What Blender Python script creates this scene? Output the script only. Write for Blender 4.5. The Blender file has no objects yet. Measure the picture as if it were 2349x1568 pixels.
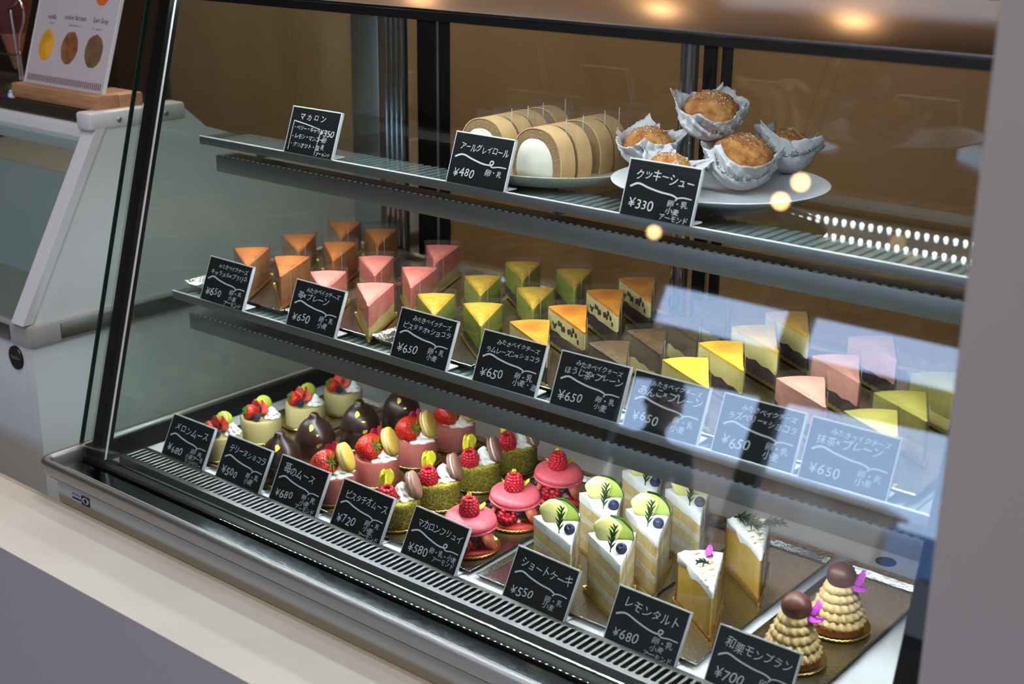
import bpy, bmesh, math, random
from mathutils import Vector, Matrix
from math import sin, cos, pi, radians, atan2, hypot
sc = bpy.context.scene
COL = sc.collection
random.seed(7)

# ------------------------------------------------------------------ camera
CAM = Vector((1.64, -1.0, 1.49))
cam_d = bpy.data.cameras.new('camera')
cam_d.sensor_width = 36.0
cam_d.lens = 47.85
cam_d.clip_start = 0.02
cam_d.dof.use_dof = True
cam_d.dof.focus_distance = 1.66
cam_d.dof.aperture_fstop = 5.6
cam = bpy.data.objects.new('camera', cam_d)
COL.objects.link(cam)
R_ = Vector((0.7717, 0.6359, 0.0116)).normalized()
D_ = Vector((0.2081, -0.2353, -0.9494))
F_ = R_.cross(D_).normalized()
D_ = F_.cross(R_).normalized()
mw = Matrix.Identity(4)
for i in range(3):
    mw[i][0] = R_[i]; mw[i][1] = -D_[i]; mw[i][2] = -F_[i]; mw[i][3] = CAM[i]
cam.matrix_world = mw
sc.camera = cam

# ------------------------------------------------------------------ world, exposure
sc.view_settings.view_transform = 'Standard'
sc.view_settings.look = 'None'
sc.view_settings.exposure = 0.0
sc.view_settings.gamma = 1.0
sc.view_settings.use_curve_mapping = False
sc.cycles.use_denoising = True
sc.cycles.max_bounces = 10
sc.cycles.diffuse_bounces = 3
sc.cycles.glossy_bounces = 5
sc.cycles.transmission_bounces = 6
sc.cycles.transparent_max_bounces = 40
sc.cycles.caustics_reflective = False
sc.cycles.caustics_refractive = False
sc.cycles.sample_clamp_indirect = 4.0
world = bpy.data.worlds.new('daylight_sky')
sc.world = world
world.use_nodes = True
wb = world.node_tree.nodes['Background']
wb.inputs[0].default_value = (0.47, 0.64, 1.0, 1)
wb.inputs[1].default_value = 5.6
LED = 330.0          # radiance of one diode in the case
PEND = 16.0
PEND_REAR = 60.0          # warm pendant bulbs
CEIL = 30.0          # watts scale of the overhead area lights
DAY = 1.0


def ceiling_lamp(name, loc, size, watts, color, rot=(0, 0, 0)):
    l = bpy.data.lights.new(name, 'AREA')
    l.shape = 'RECTANGLE'; l.size, l.size_y = size
    l.energy = watts; l.color = color
    o = bpy.data.objects.new(name, l)
    COL.objects.link(o); o.location = loc; o.rotation_euler = rot
    return o


ceiling_lamp('ceiling_area_light', (0.9, -1.5, 2.59), (1.1, 0.5), CEIL * 0.7, (1.0, 0.93, 0.85))
ceiling_lamp('ceiling_area_light', (0.35, -0.55, 2.59), (0.5, 0.5), CEIL * 0.38, (0.97, 0.97, 1.0))  # added lamp to brighten the freezer's side panel, no known fixture
ceiling_lamp('back_room_light', (-0.6, 0.95, 2.59), (1.6, 0.4), CEIL * 0.8, (1.0, 0.88, 0.74))
# light portal at the shop window: only guides sampling of the sky outside
pl = bpy.data.lights.new('window_portal', 'AREA')
pl.shape = 'RECTANGLE'; pl.size = 3.8; pl.size_y = 1.25
pl.cycles.is_portal = True
po = bpy.data.objects.new('window_portal', pl)
COL.objects.link(po); po.location = (0.1, -4.22, 1.49); po.rotation_euler = (-pi / 2, 0, pi)


# ------------------------------------------------------------------ materials
def lin(c):
    o = []
    for v in c[:3]:
        v = v / 255.0
        o.append(v / 12.92 if v <= 0.04045 else ((v + 0.055) / 1.055) ** 2.4)
    return (o[0], o[1], o[2], 1.0)


def M(name, c, rough=0.5, metal=0.0, c2=None, scale=40.0, bump=0.0, bscale=150.0, coat=0.0, emis=0.0,
      stretch=None, lo=0.35, hi=0.65, spec=0.5, detail=4.0, sss=0.0, bkind='noise'):
    m = bpy.data.materials.new(name)
    m.use_nodes = True
    nt = m.node_tree
    b = nt.nodes['Principled BSDF']
    b.inputs['Base Color'].default_value = lin(c)
    b.inputs['Roughness'].default_value = rough
    b.inputs['Metallic'].default_value = metal
    b.inputs['Specular IOR Level'].default_value = spec
    b.inputs['Coat Weight'].default_value = coat
    b.inputs['Coat Roughness'].default_value = 0.08
    if sss:
        b.inputs['Subsurface Weight'].default_value = sss
        b.inputs['Subsurface Radius'].default_value = (0.006, 0.004, 0.003)
        b.inputs['Subsurface Scale'].default_value = 1.0
    if emis:
        b.inputs['Emission Color'].default_value = lin(c)
        b.inputs['Emission Strength'].default_value = emis
    if c2 is not None or bump:
        tc = nt.nodes.new('ShaderNodeTexCoord')
        mp = nt.nodes.new('ShaderNodeMapping')
        nt.links.new(tc.outputs['Object'], mp.inputs[0])
        if stretch:
            mp.inputs['Scale'].default_value = stretch
    if c2 is not None:
        n = nt.nodes.new('ShaderNodeTexNoise')
        n.inputs['Scale'].default_value = scale
        n.inputs['Detail'].default_value = detail
        nt.links.new(mp.outputs[0], n.inputs['Vector'])
        r = nt.nodes.new('ShaderNodeValToRGB')
        r.color_ramp.elements[0].position = lo
        r.color_ramp.elements[1].position = hi
        r.color_ramp.elements[0].color = lin(c)
        r.color_ramp.elements[1].color = lin(c2)
        nt.links.new(n.outputs[0], r.inputs[0])
        nt.links.new(r.outputs[0], b.inputs['Base Color'])
    if bump:
        if bkind == 'voronoi':
            n2 = nt.nodes.new('ShaderNodeTexVoronoi')
        else:
            n2 = nt.nodes.new('ShaderNodeTexNoise')
            n2.inputs['Detail'].default_value = 3.0
        n2.inputs['Scale'].default_value = bscale
        nt.links.new(mp.outputs[0], n2.inputs['Vector'])
        bp = nt.nodes.new('ShaderNodeBump')
        bp.inputs['Strength'].default_value = min(1.0, bump)
        bp.inputs['Distance'].default_value = 0.0015
        nt.links.new(n2.outputs[0], bp.inputs['Height'])
        nt.links.new(bp.outputs[0], b.inputs['Normal'])
    return m


def clear(name, tint=(255, 255, 255), r0=0.04, rough=0.0, veil=0.0, veilc=(240, 240, 240), gain=1.0):
    """thin clear sheet: Schlick reflection over a tinted see-through body"""
    m = bpy.data.materials.new(name)
    m.use_nodes = True
    nt = m.node_tree
    for n in list(nt.nodes):
        nt.nodes.remove(n)
    out = nt.nodes.new('ShaderNodeOutputMaterial')
    tr = nt.nodes.new('ShaderNodeBsdfTransparent')
    tr.inputs[0].default_value = lin(tint)
    gl = nt.nodes.new('ShaderNodeBsdfGlossy')
    gl.inputs['Roughness'].default_value = rough
    lw = nt.nodes.new('ShaderNodeLayerWeight')
    lw.inputs[0].default_value = 0.5
    p = nt.nodes.new('ShaderNodeMath'); p.operation = 'POWER'; p.inputs[1].default_value = 5.0
    nt.links.new(lw.outputs['Facing'], p.inputs[0])
    ma = nt.nodes.new('ShaderNodeMath'); ma.operation = 'MULTIPLY_ADD'
    ma.inputs[1].default_value = (1 - r0) * gain; ma.inputs[2].default_value = r0
    ma.use_clamp = True
    nt.links.new(p.outputs[0], ma.inputs[0])
    mx = nt.nodes.new('ShaderNodeMixShader')
    nt.links.new(ma.outputs[0], mx.inputs[0])
    body = tr
    if veil:
        df = nt.nodes.new('ShaderNodeBsdfDiffuse'); df.inputs[0].default_value = lin(veilc)
        m2 = nt.nodes.new('ShaderNodeMixShader'); m2.inputs[0].default_value = veil
        nt.links.new(tr.outputs[0], m2.inputs[1]); nt.links.new(df.outputs[0], m2.inputs[2])
        body = m2
    nt.links.new(body.outputs[0], mx.inputs[1])
    nt.links.new(gl.outputs[0], mx.inputs[2])
    nt.links.new(mx.outputs[0], out.inputs[0])
    return m


def emit(name, c, s):
    m = bpy.data.materials.new(name)
    m.use_nodes = True
    nt = m.node_tree
    for n in list(nt.nodes):
        nt.nodes.remove(n)
    e = nt.nodes.new('ShaderNodeEmission')
    e.inputs[0].default_value = lin(c); e.inputs[1].default_value = s
    o = nt.nodes.new('ShaderNodeOutputMaterial')
    nt.links.new(e.outputs[0], o.inputs[0])
    return m


MT = dict(
    steel=M('brushed_steel', (168, 167, 165), .40, 1, bump=.12, bscale=60, stretch=(1, 40, 40)),
    steel_top=M('brushed_top_steel', (88, 85, 88), .31, 1, c2=(96, 93, 96), scale=12, stretch=(1, 90, 1)),
    steel_dark=M('dark_steel', (128, 128, 127), .38, 1),
    ledge=M('satin_steel_ledge', (110, 113, 119), .09, 1, bump=.05, bscale=900),
    chrome=M('chrome', (205, 205, 205), .08, 1),
    black=M('black_plastic', (6, 6, 7), .35, spec=.2),
    gasket=M('black_gasket', (5, 5, 6), .55, spec=.2),
    deck=M('white_enamel_deck', (222, 224, 226), .32),
    body=M('cream_enamel', (205, 198, 182), .4),
    white=M('white_paint', (205, 203, 206), .38),
    whitem=M('white_gloss_panel', (206, 208, 210), .25),
    grey=M('grey_plastic', (150, 146, 142), .45),
    darkglass=M('smoked_lid', (52, 44, 38), .2),
    glass=clear('clear_pane', (246, 250, 248), .075),
    glass_side=clear('clear_side_pane', (240, 247, 244), .06),
    glass_rear=clear('clear_rear_pane', (244, 247, 246), .09, gain=1.0),
    glass_shelf=clear('clear_shelf_pane', (243, 248, 246), .05),
    gedge=M('green_glass_edge', (22, 58, 44), .15),
    film=clear('clear_film', (249, 249, 249), .045, .07, gain=.75, veil=.022),
    seam=clear('film_seam', (250, 250, 250), .10, .10, veil=.35),
    acryl=clear('clear_acrylic', (246, 248, 250), .05, .02, veil=.03),
    aedge=M('white_edge_light', (226, 228, 232), .25),  # opaque white stands for light refracted at clear acrylic edges
    card=M('blackboard_card', (17, 18, 20), .38, spec=.4),
    chalk=M('chalk_ink', (205, 208, 214), .8),
    silver=M('silver_foil', (202, 200, 198), .19, 1, bump=.40, bscale=380),
    emboss=M('embossed_silver', (215, 213, 210), .14, 1, bump=1.0, bscale=330),
    gold=M('gold_foil', (240, 204, 118), .34, .92, bump=.2, bscale=500),
    goldleaf=M('gold_leaf', (240, 200, 90), .25, 1, bump=.6, bscale=900),
    wood=M('pale_beech', (178, 130, 94), .5, c2=(160, 114, 80), scale=30, stretch=(1, 8, 8)),
    plaster=M('cream_plaster', (206, 199, 190), .62, c2=(198, 190, 180), scale=6, bump=.32, bscale=60),
    trim=M('beige_edge_trim', (176, 158, 140), .5),
    front=M('mauve_daylight_tone', (160, 153, 158), .6),  # dim bluish daylight on the counter's front, put into its colour
    pillar=M('grey_wall_paint', (168, 161, 161), .6, bump=.05, bscale=300),
    backwall=M('brown_wood_panel', (172, 136, 94), .6, c2=(150, 114, 74), scale=2.2, stretch=(1, 1, .5)),
    unlit=M('unlit_wall_brown', (40, 26, 16), .6),  # dark tone stands in for the unlit far wall at left
    floor=M('grey_floor', (188, 182, 174), .5, c2=(172, 166, 158), scale=3),
    ceil=M('warm_white_ceiling', (172, 164, 156), .8),
    roomwall=M('warm_grey_wall', (120, 110, 100), .8),
    frame=M('dark_window_frame', (70, 72, 78), .5),
    street=M('street_paving', (165, 158, 150), .8, c2=(140, 134, 128), scale=2),
    facade=M('cream_facade', (226, 204, 172), .8, c2=(200, 160, 132), scale=.9, lo=.45, hi=.6),
    bluewall=M('blue_shutter', (120, 138, 172), .7),
    edge=M('pale_highlight_edge', (236, 236, 236), .3, .25),  # near-white so the highlight along an edge sits in the colour
    diffuser=M('frosted_diffuser', (176, 182, 188), .45),
    led_rear=emit('rear_led_diode', (236, 244, 255), 24.0),
    led=emit('led_diode', (238, 246, 255), LED),
    bulb=emit('warm_bulb', (255, 196, 138), PEND),
    bulb_rear=emit('warm_rear_bulb', (255, 190, 128), PEND_REAR),
    cloth=M('dark_coat', (14, 14, 17), .8), skin=M('skin', (196, 152, 128), .6), hair=M('dark_hair', (22, 18, 16), .5),
    trouser=M('dark_trousers', (30, 32, 40), .8),
    # food
    cream=M('whipped_cream', (250, 247, 240), .5, bump=.08, bscale=300),
    curdwhite=M('meringue', (250, 246, 238), .5, bump=.15, bscale=220),
    toast=M('toasted_meringue', (196, 132, 52), .55, c2=(232, 188, 110), scale=300),
    sponge=M('yellow_sponge', (226, 192, 112), .8, c2=(240, 212, 146), scale=160, bump=.5, bscale=700),
    creamlayer=M('cream_filling', (246, 240, 224), .5, c2=(232, 216, 172), scale=90),
    mel=M('pale_melon_mousse', (236, 216, 146), .35, sss=.15),
    choc=M('dark_chocolate_glaze', (48, 27, 21), .36, coat=.12, bump=.12, bscale=80),
    pinkm=M('strawberry_mousse', (216, 112, 100), .35, c2=(226, 126, 114), scale=120),
    crumb=M('pistachio_crumb', (104, 96, 22), .75, c2=(170, 150, 48), scale=330, bump=1.0, bscale=420, lo=.4, hi=.62),
    pistc=M('pistachio_cream', (184, 180, 62), .45, bump=.3, bscale=300),
    macy=M('yellow_macaron', (238, 196, 96), .45, c2=(226, 180, 80), scale=300),
    macb=M('mocha_macaron', (176, 128, 112), .5, c2=(160, 112, 96), scale=300),
    macp=M('pink_macaron', (236, 92, 108), .38, c2=(240, 108, 120), scale=260),
    macpd=M('red_macaron_base', (222, 56, 54), .42, c2=(232, 70, 62), scale=260, bump=.4, bscale=500),
    straw=M('strawberry_skin', (204, 22, 20), .22, coat=.4, c2=(226, 62, 30), scale=60, bump=1.0, bscale=330, bkind='voronoi'),
    strawin=M('strawberry_flesh', (228, 92, 62), .3, c2=(246, 176, 140), scale=90),
    leaf=M('green_calyx', (52, 112, 34), .45, c2=(92, 150, 50), scale=120),
    rasp=M('raspberry_skin', (196, 22, 46), .38, coat=.15),
    blue=M('blueberry_skin', (30, 36, 64), .45, c2=(58, 66, 100), scale=70),
    grape=M('green_grape', (166, 190, 40), .15, coat=.4, c2=(190, 206, 70), scale=40),
    petalr=M('scarlet_petal', (226, 60, 40), .5, c2=(244, 120, 96), scale=90),
    petaly=M('yellow_petal', (246, 226, 20), .5, c2=(206, 206, 60), scale=70),
    petalp=M('purple_petal', (164, 30, 168), .5, c2=(206, 84, 206), scale=90),
    petalm=M('magenta_petal', (150, 10, 50), .5),
    rose=M('rosemary_leaf', (22, 46, 18), .5, c2=(44, 76, 32), scale=120, spec=.2),
    stem=M('rosemary_stem', (84, 78, 50), .6),
    melony=M('pale_melon_flesh', (236, 230, 130), .25, c2=(244, 236, 160), scale=80, coat=.3),
    melong=M('green_melon_flesh', (190, 218, 90), .25, c2=(206, 224, 110), scale=60, coat=.3),
    rind=M('melon_rind', (30, 74, 30), .35),
    lemon=M('lemon_curd', (226, 172, 40), .25, c2=(232, 190, 74), scale=50, coat=.4),
    crust=M('tart_crust', (182, 112, 44), .6, c2=(206, 140, 66), scale=140, bump=.4, bscale=500),
    crust_d=M('brown_tart_shell', (150, 78, 34), .6, c2=(172, 96, 44), scale=140, bump=.3, bscale=500),
    chest=M('glazed_chestnut', (78, 40, 30), .42, c2=(96, 52, 38), scale=50, stretch=(1, 1, 4)),
    mont=M('chestnut_cream', (212, 178, 118), .5, c2=(222, 190, 130), scale=160),
    # cheesecakes
    carm=M('caramel_body', (186, 124, 66), .5, c2=(160, 98, 46), scale=45, bump=.3, bscale=400),
    carmt=M('caramel_top', (168, 86, 34), .4, c2=(196, 116, 56), scale=55, bump=.2, bscale=180),
    carb=M('caramel_base', (166, 90, 32), .6, c2=(196, 120, 52), scale=120, bump=.4, bscale=400),
    sp=M('strawberry_filling', (226, 112, 98), .45, c2=(240, 140, 126), scale=80, bump=.2, bscale=300),
    pla=M('plain_cheese', (240, 218, 140), .5, c2=(232, 204, 118), scale=90, bump=.3, bscale=400),
    pib=M('pistachio_body', (152, 158, 58), .45, c2=(136, 144, 48), scale=80, bump=.2, bscale=300),
    pit=M('pistachio_top', (186, 138, 36), .3, c2=(214, 176, 70), scale=120, bump=.8, bscale=230),
    cho=M('chocolate_base', (52, 34, 28), .55, c2=(72, 48, 40), scale=140, bump=.4, bscale=400),
    rut=M('baked_top', (236, 150, 48), .32, c2=(172, 70, 34), scale=26, lo=.40, hi=.72, coat=.2),
    rub=M('cream_cheese', (232, 212, 150), .5, c2=(222, 196, 126), scale=90, bump=.3, bscale=400),
    raisin=M('raisin', (40, 30, 34), .4, c2=(70, 50, 46), scale=90),
    hot=M('roasted_tea_top', (104, 80, 54), .36, c2=(70, 52, 36), scale=110, bump=.9, bscale=260),
    hob=M('roasted_tea_body', (108, 92, 72), .5, c2=(108, 88, 66), scale=90, bump=.2, bscale=400),
    ant=M('golden_top', (250, 200, 70), .32, c2=(232, 136, 40), scale=26, lo=.42, hi=.68),
    anb=M('plain_cheese_pale', (246, 228, 152), .45, c2=(240, 218, 130), scale=80, bump=.2, bscale=400),
    anr=M('red_bean_base', (64, 44, 48), .6, c2=(84, 60, 60), scale=140, bump=.6, bscale=300),
    rat=M('raspberry_body', (226, 160, 140), .45, c2=(214, 146, 128), scale=70, bump=.2, bscale=300),
    mat=M('matcha_body', (148, 138, 60), .5, c2=(166, 152, 74), scale=60, bump=.3, bscale=300),
    mab=M('matcha_plain', (222, 202, 120), .5, c2=(212, 190, 104), scale=90),
    rskin=M('roll_skin', (226, 186, 134), .55, c2=(214, 172, 118), scale=60, bump=.15, bscale=400),
    rsponge=M('tea_sponge', (166, 134, 94), .85, c2=(144, 112, 76), scale=300, bump=.7, bscale=500),
    rcream=M('roll_cream', (240, 234, 216), .5, c2=(226, 220, 204), scale=60),
    stone=M('speckled_stoneware', (196, 192, 178), .5, c2=(150, 142, 122), scale=420, lo=.55, hi=.75),
    china=M('white_china', (226, 228, 232), .22),
    paper=M('waxed_paper', (222, 222, 226), .6, bump=.35, bscale=90),
    print=M('grey_print', (120, 116, 118), .7),
    puff=M('cookie_crust', (212, 150, 82), .8, c2=(166, 96, 42), scale=75, bump=1.0, bscale=260),
    sugar=M('icing_sugar', (246, 240, 228), .8),
    ink=M('dark_print', (46, 38, 42), .7), ink2=M('maroon_print', (84, 40, 44), .7),
    sgy=M('yellow_print', (226, 168, 40), .6, c2=(196, 132, 30), scale=40), sgb=M('brown_print', (150, 92, 50), .6, c2=(96, 62, 40), scale=60),
    sgt=M('taupe_print', (116, 88, 60), .6, c2=(96, 72, 52), scale=40), sgo=M('orange_print', (200, 100, 40), .6),
    signw=M('white_sign', (188, 178, 182), .35),
    cone=M('red_wafer_cone', (92, 40, 42), .6), cone2=M('tan_wafer_cone', (150, 92, 72), .6),
)


# ------------------------------------------------------------------ mesh helpers
def link(name, me, mat, parent=None):
    o = bpy.data.objects.new(name, me)
    COL.objects.link(o)
    if mat is not None:
        me.materials.append(MT[mat] if isinstance(mat, str) else mat)
    if parent is not None:
        o.parent = parent
    return o


def obj(name, bm, mat, parent=None, smooth=35.0):
    bmesh.ops.recalc_face_normals(bm, faces=bm.faces)
    me = bpy.data.meshes.new(name)
    bm.to_mesh(me); bm.free()
    if smooth:
        for p in me.polygons:
            p.use_smooth = True
        try:
            me.set_sharp_from_angle(angle=radians(smooth))
        except Exception:
            pass
    return link(name, me, mat, parent)


def tag(o, label, cat, group=None, kind=None):
    o['label'] = label; o['category'] = cat
    if group: o['group'] = group
    if kind: o['kind'] = kind
    return o


def thing(name, label, cat, loc=(0, 0, 0), rz=0.0, group=None):
    o = bpy.data.objects.new(name, None)
    COL.objects.link(o)
    o.empty_display_size = 0.02
    o.location = loc; o.rotation_euler = (0, 0, rz)
    return tag(o, label, cat, group)


def dup(root, loc, rz, label, sub=True):
    r = root.copy(); COL.objects.link(r)
    r.location = loc; r.rotation_euler = (0, 0, rz); r['label'] = label
    for ch in list(root.children):
        c = ch.copy(); COL.objects.link(c); c.parent = r
        for g in list(ch.children):
            d = g.copy(); COL.objects.link(d); d.parent = c
    return r


B = bmesh.new


def box(bm, x0, x1, y0, y1, z0, z1, bev=0.0, seg=2):
    r = bmesh.ops.create_cube(bm, size=1.0)
    vs = r['verts']
    for v in vs:
        v.co = Vector((x0 + (v.co.x + .5) * (x1 - x0), y0 + (v.co.y + .5) * (y1 - y0), z0 + (v.co.z + .5) * (z1 - z0)))
    if bev:
        es = list({e for v in vs for e in v.link_edges})
        bmesh.ops.bevel(bm, geom=es, offset=bev, segments=seg, profile=.5, affect='EDGES')
    return bm


def loft(bm, rings, closed=True, cap0=True, cap1=True):
    vr = [[bm.verts.new(p) for p in r] for r in rings]
    n = len(vr[0])
    for a, b in zip(vr, vr[1:]):
        for i in range(n if closed else n - 1):
            j = (i + 1) % n
            bm.faces.new((a[i], a[j], b[j], b[i]))
    if cap0 and closed: bm.faces.new(vr[0][::-1])
    if cap1 and closed: bm.faces.new(vr[-1])
    return vr


def prism(bm, poly, z0, z1):
    loft(bm, [[(x, y, z0) for x, y in poly], [(x, y, z1) for x, y in poly]])
    return bm


def prism_x(bm, poly, x0, x1):           # poly in (y, z)
    loft(bm, [[(x0, y, z) for y, z in poly], [(x1, y, z) for y, z in poly]])
    return bm


def lathe(bm, prof, n=32, fr=None, fz=None, cap0=True, cap1=True, c=(0, 0, 0)):
    rings = []
    for k, (r, z) in enumerate(prof):
        ring = []
        for i in range(n):
            a = 2 * pi * i / n
            rr = r * (fr(a, k) if fr else 1.0)
            zz = z + (fz(a, k) if fz else 0.0)
            ring.append((c[0] + rr * cos(a), c[1] + rr * sin(a), c[2] + zz))
        rings.append(ring)
    loft(bm, rings, True, cap0, cap1)
    return bm


def sph(bm, c, r, s=(1, 1, 1), u=16, v=10, rot=None):
    res = bmesh.ops.create_uvsphere(bm, u_segments=u, v_segments=v, radius=r)
    for w in res['verts']:
        p = Vector((w.co.x * s[0], w.co.y * s[1], w.co.z * s[2]))
        if rot is not None: p = rot @ p
        w.co = p + Vector(c)
    return res['verts']


def ico(bm, c, r, sub=1):
    res = bmesh.ops.create_icosphere(bm, subdivisions=sub, radius=r)
    for w in res['verts']:
        w.co += Vector(c)


def tube(bm, pts, r, n=8, taper=None):
    pts = [Vector(p) for p in pts]
    rings = []
    up = Vector((0, 0, 1))
    for i, p in enumerate(pts):
        t = (pts[min(i + 1, len(pts) - 1)] - pts[max(i - 1, 0)]).normalized()
        s = t.cross(up)
        if s.length < 1e-3: s = t.cross(Vector((1, 0, 0)))
        s.normalize(); q = s.cross(t)
        rr = r * (taper(i / (len(pts) - 1)) if taper else 1)
        rings.append([p + rr * (cos(2 * pi * k / n) * s + sin(2 * pi * k / n) * q) for k in range(n)])
    loft(bm, rings)
    return bm


def xf(bm, mat4, verts=None):
    bmesh.ops.transform(bm, matrix=mat4, verts=verts if verts else bm.verts)
    return bm


def ns(x, y, z=0.0):
    return (sin(x * 1.7 + y * 2.3 + z) + sin(x * 3.9 - y * 1.3 + 2 * z + 1.1) * .5 + sin(x * 7.1 + y * 5.7 - z) * .25) / 1.75


def rot(ax, deg):
    return Matrix.Rotation(radians(deg), 4, ax)


T = Matrix.Translation


# ------------------------------------------------------------------ room shell and street
def struct(name, bm, mat, smooth=35):
    o = obj(name, bm, mat, None, smooth); o['kind'] = 'structure'; return o


struct('floor', box(B(), -3.2, 2.6, -4.3, 1.9, -.05, 0), 'floor')
struct('ceiling', box(B(), -3.2, 2.6, -4.3, 1.9, 2.6, 2.65), 'ceil')
struct('wall_back', box(B(), -2.06, 2.6, 1.75, 1.85, 0, 2.6), 'backwall')
struct('wall_rear_corner', box(B(), -3.2, -2.06, 1.55, 1.85, 0, 2.6), 'unlit')
struct('wall_left', box(B(), -3.3, -3.2, -4.3, 1.9, 0, 2.6), 'roomwall')
struct('wall_right', box(B(), 2.6, 2.7, -4.3, 1.9, 0, 2.6), 'roomwall')
struct('pillar_right', box(B(), 1.3274, 2.6, -.15, 1.75, 0, 2.6), 'pillar')
# shop front with a wide window: solid below and above, frame bars between
bm = B()
box(bm, -3.2, 2.6, -4.3, -4.2, 0, .85); box(bm, -3.2, 2.6, -4.3, -4.2, 2.085, 2.6)
box(bm, -3.2, -1.80, -4.3, -4.2, .85, 2.085); box(bm, 2.0, 2.6, -4.3, -4.2, .85, 2.085)
struct('wall_front', bm, 'roomwall')
bm = B()
for x0, x1 in ((-1.80, -1.76), (-1.08, -.97), (.42, .52), (1.94, 2.0)):
    box(bm, x0, x1, -4.28, -4.22, .85, 2.085)
loft(bm, [[(x, -4.28, z0), (x, -4.22, z0), (x, -4.22, 1.887), (x, -4.28, 1.887)] for x, z0 in ((-1.80, 1.607), (-1.30, 1.66), (-.27, 1.714), (2.0, 1.74))]); box(bm, -1.80, 2.0, -4.28, -4.22, .85, .90)
struct('window_1', bm, 'frame')
# outside: pavement, low cream house across the street
struct('street_ground', box(B(), -16, 10, -14, -4.3, -.12, -.04), 'street')
bm = B(); box(bm, -15, -2.9, -11.4, -11, 1.42, 1.90); box(bm, -15.2, -2.85, -11.5, -10.9, 1.90, 1.945)
bs = B(); box(bs, -15, 8, -11.45, -10.95, -.04, 1.40); tag(obj('street_plinth', bs, 'roomwall'), 'dark grey street plinth wall under the cream wall, mirrored low in the glass', 'wall')
hw = obj('street_house_wall', bm, 'facade'); tag(hw, 'low cream garden wall across the street seen mirrored in the case glass', 'wall')
bm = B(); box(bm, -2.8, 1.6, -11.3, -11, 1.41, 1.80)
for i in range(14): box(bm, -2.7 + i * .3, -2.55 + i * .3, -11.0, -10.97, 1.44, 1.76)
tag(obj('street_shutter', bm, 'bluewall'), 'blue slatted shutter across the street mirrored at lower right of the glass', 'shutter')


def pendant(loc, label, group, bm_='bulb'):
    p = thing('pendant_lamp', label, 'lamp', loc, 0, group)
    obj('bulb', (lambda b: (sph(b, (0, 0, 0), .026, u=24, v=14), b)[1])(B()), bm_, p)
    b = B(); lathe(b, [(.012, .022), (.016, .036), (.019, .045), (.019, .085), (.012, .095)], 20); obj('socket', b, 'black', p)
    b = B(); tube(b, [(0, 0, .094), (0, 0, 2.6 - loc[2])], .003, 8); obj('cord', b, 'black', p)


pendant((-.0557, -2.0, 1.939), 'right-hand warm pendant bulb mirrored above the right end of the white plate', 'customer side pendants')
pendant((-.16, -2.12, 1.915), 'left-hand warm pendant bulb mirrored above the right end of the white plate', 'customer side pendants')
pendant((-1.0, -2.85, 1.95), 'warm pendant bulb mirrored on the upper shelf edge under the 330 yen card', 'customer side pendants')
for x, l in ((-.52, 'warm pendant bulb behind the case streaking the steel top at left'), (.17, 'warm pendant bulb behind the case streaking the steel top at centre'),
             (.60, 'warm pendant bulb behind the case streaking the steel top at right')):
    pendant((x, 1.22, 1.66), l, 'pendants behind the case', 'bulb_rear')

sl_ = thing('led_strip_light', 'two row LED strip light on the rear wall, mirrored in the upper shelf pane', 'lamp', (.42, 1.735, 1.525))
bm = B(); box(bm, -.40, .40, -.004, .014, -.032, .032, .003); obj('strip_housing', bm, 'white', sl_)
bm = B()
for i in range(37):
    for dz in (-.018, .018):
        lathe(bm, [(.0001, 0), (.0044, 0), (.0044, .0008), (.0001, .0009)], 10, c=(-.39 + i * .0212, dz, .0042))
xf(bm, rot('X', 90)); o_ = obj('led_chips', bm, 'led_rear', sl_); o_['kind'] = 'stuff'
# person outside the window, only met as a dark reflection
pr = thing('person', 'person in a dark coat with hands in pockets outside the window, mirrored dark', 'person', (-1.84, -4.75, 0), radians(150))
P_ = [((0, 0, .92), .135), ((0, 0, 1.10), .125), ((0, 0, 1.28), .155), ((0, 0, 1.40), .080), ((0, -.005, 1.455), .046), ((0, -.012, 1.545), .098), ((0, -.002, 1.63), .106),
      ((-.185, 0, 1.355), .064), ((-.255, .03, 1.10), .050), ((-.20, -.06, .955), .040), ((-.135, -.095, .90), .036),
      ((.185, 0, 1.355), .064), ((.255, .03, 1.10), .050), ((.20, -.06, .955), .040), ((.135, -.095, .90), .036),
      ((-.09, 0, .84), .092), ((-.105, -.015, .48), .062), ((-.11, .01, .10), .042), ((-.115, -.11, .045), .04),
      ((.09, 0, .84), .092), ((.105, -.015, .48), .062), ((.11, .01, .10), .042), ((.115, -.11, .045), .04)]
ED = [(0, 1), (1, 2), (2, 3), (3, 4), (4, 5), (5, 6), (2, 7), (7, 8), (8, 9), (9, 10), (2, 11), (11, 12), (12, 13), (13, 14),
      (0, 15), (15, 16), (16, 17), (17, 18), (0, 19), (19, 20), (20, 21), (21, 22)]
me = bpy.data.meshes.new('body'); me.from_pydata([p for p, r in P_], ED, [])
po_ = bpy.data.objects.new('body', me); COL.objects.link(po_); po_.parent = pr; me.materials.append(MT['cloth'])
po_.modifiers.new('skin', 'SKIN').use_smooth_shade = True; sm = po_.modifiers.new('sub', 'SUBSURF'); sm.levels = 2; sm.render_levels = 2
for i, (p, r) in enumerate(P_):
    me.skin_vertices[0].data[i].radius = (r, r)
me.skin_vertices[0].data[0].use_root = True
nt = MT['cloth'].node_tree; tcn = nt.nodes.new('ShaderNodeTexCoord'); sx = nt.nodes.new('ShaderNodeSeparateXYZ'); rp = nt.nodes.new('ShaderNodeValToRGB')
mr = nt.nodes.new('ShaderNodeMath'); mr.operation = 'DIVIDE'; mr.inputs[1].default_value = 1.75
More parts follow.
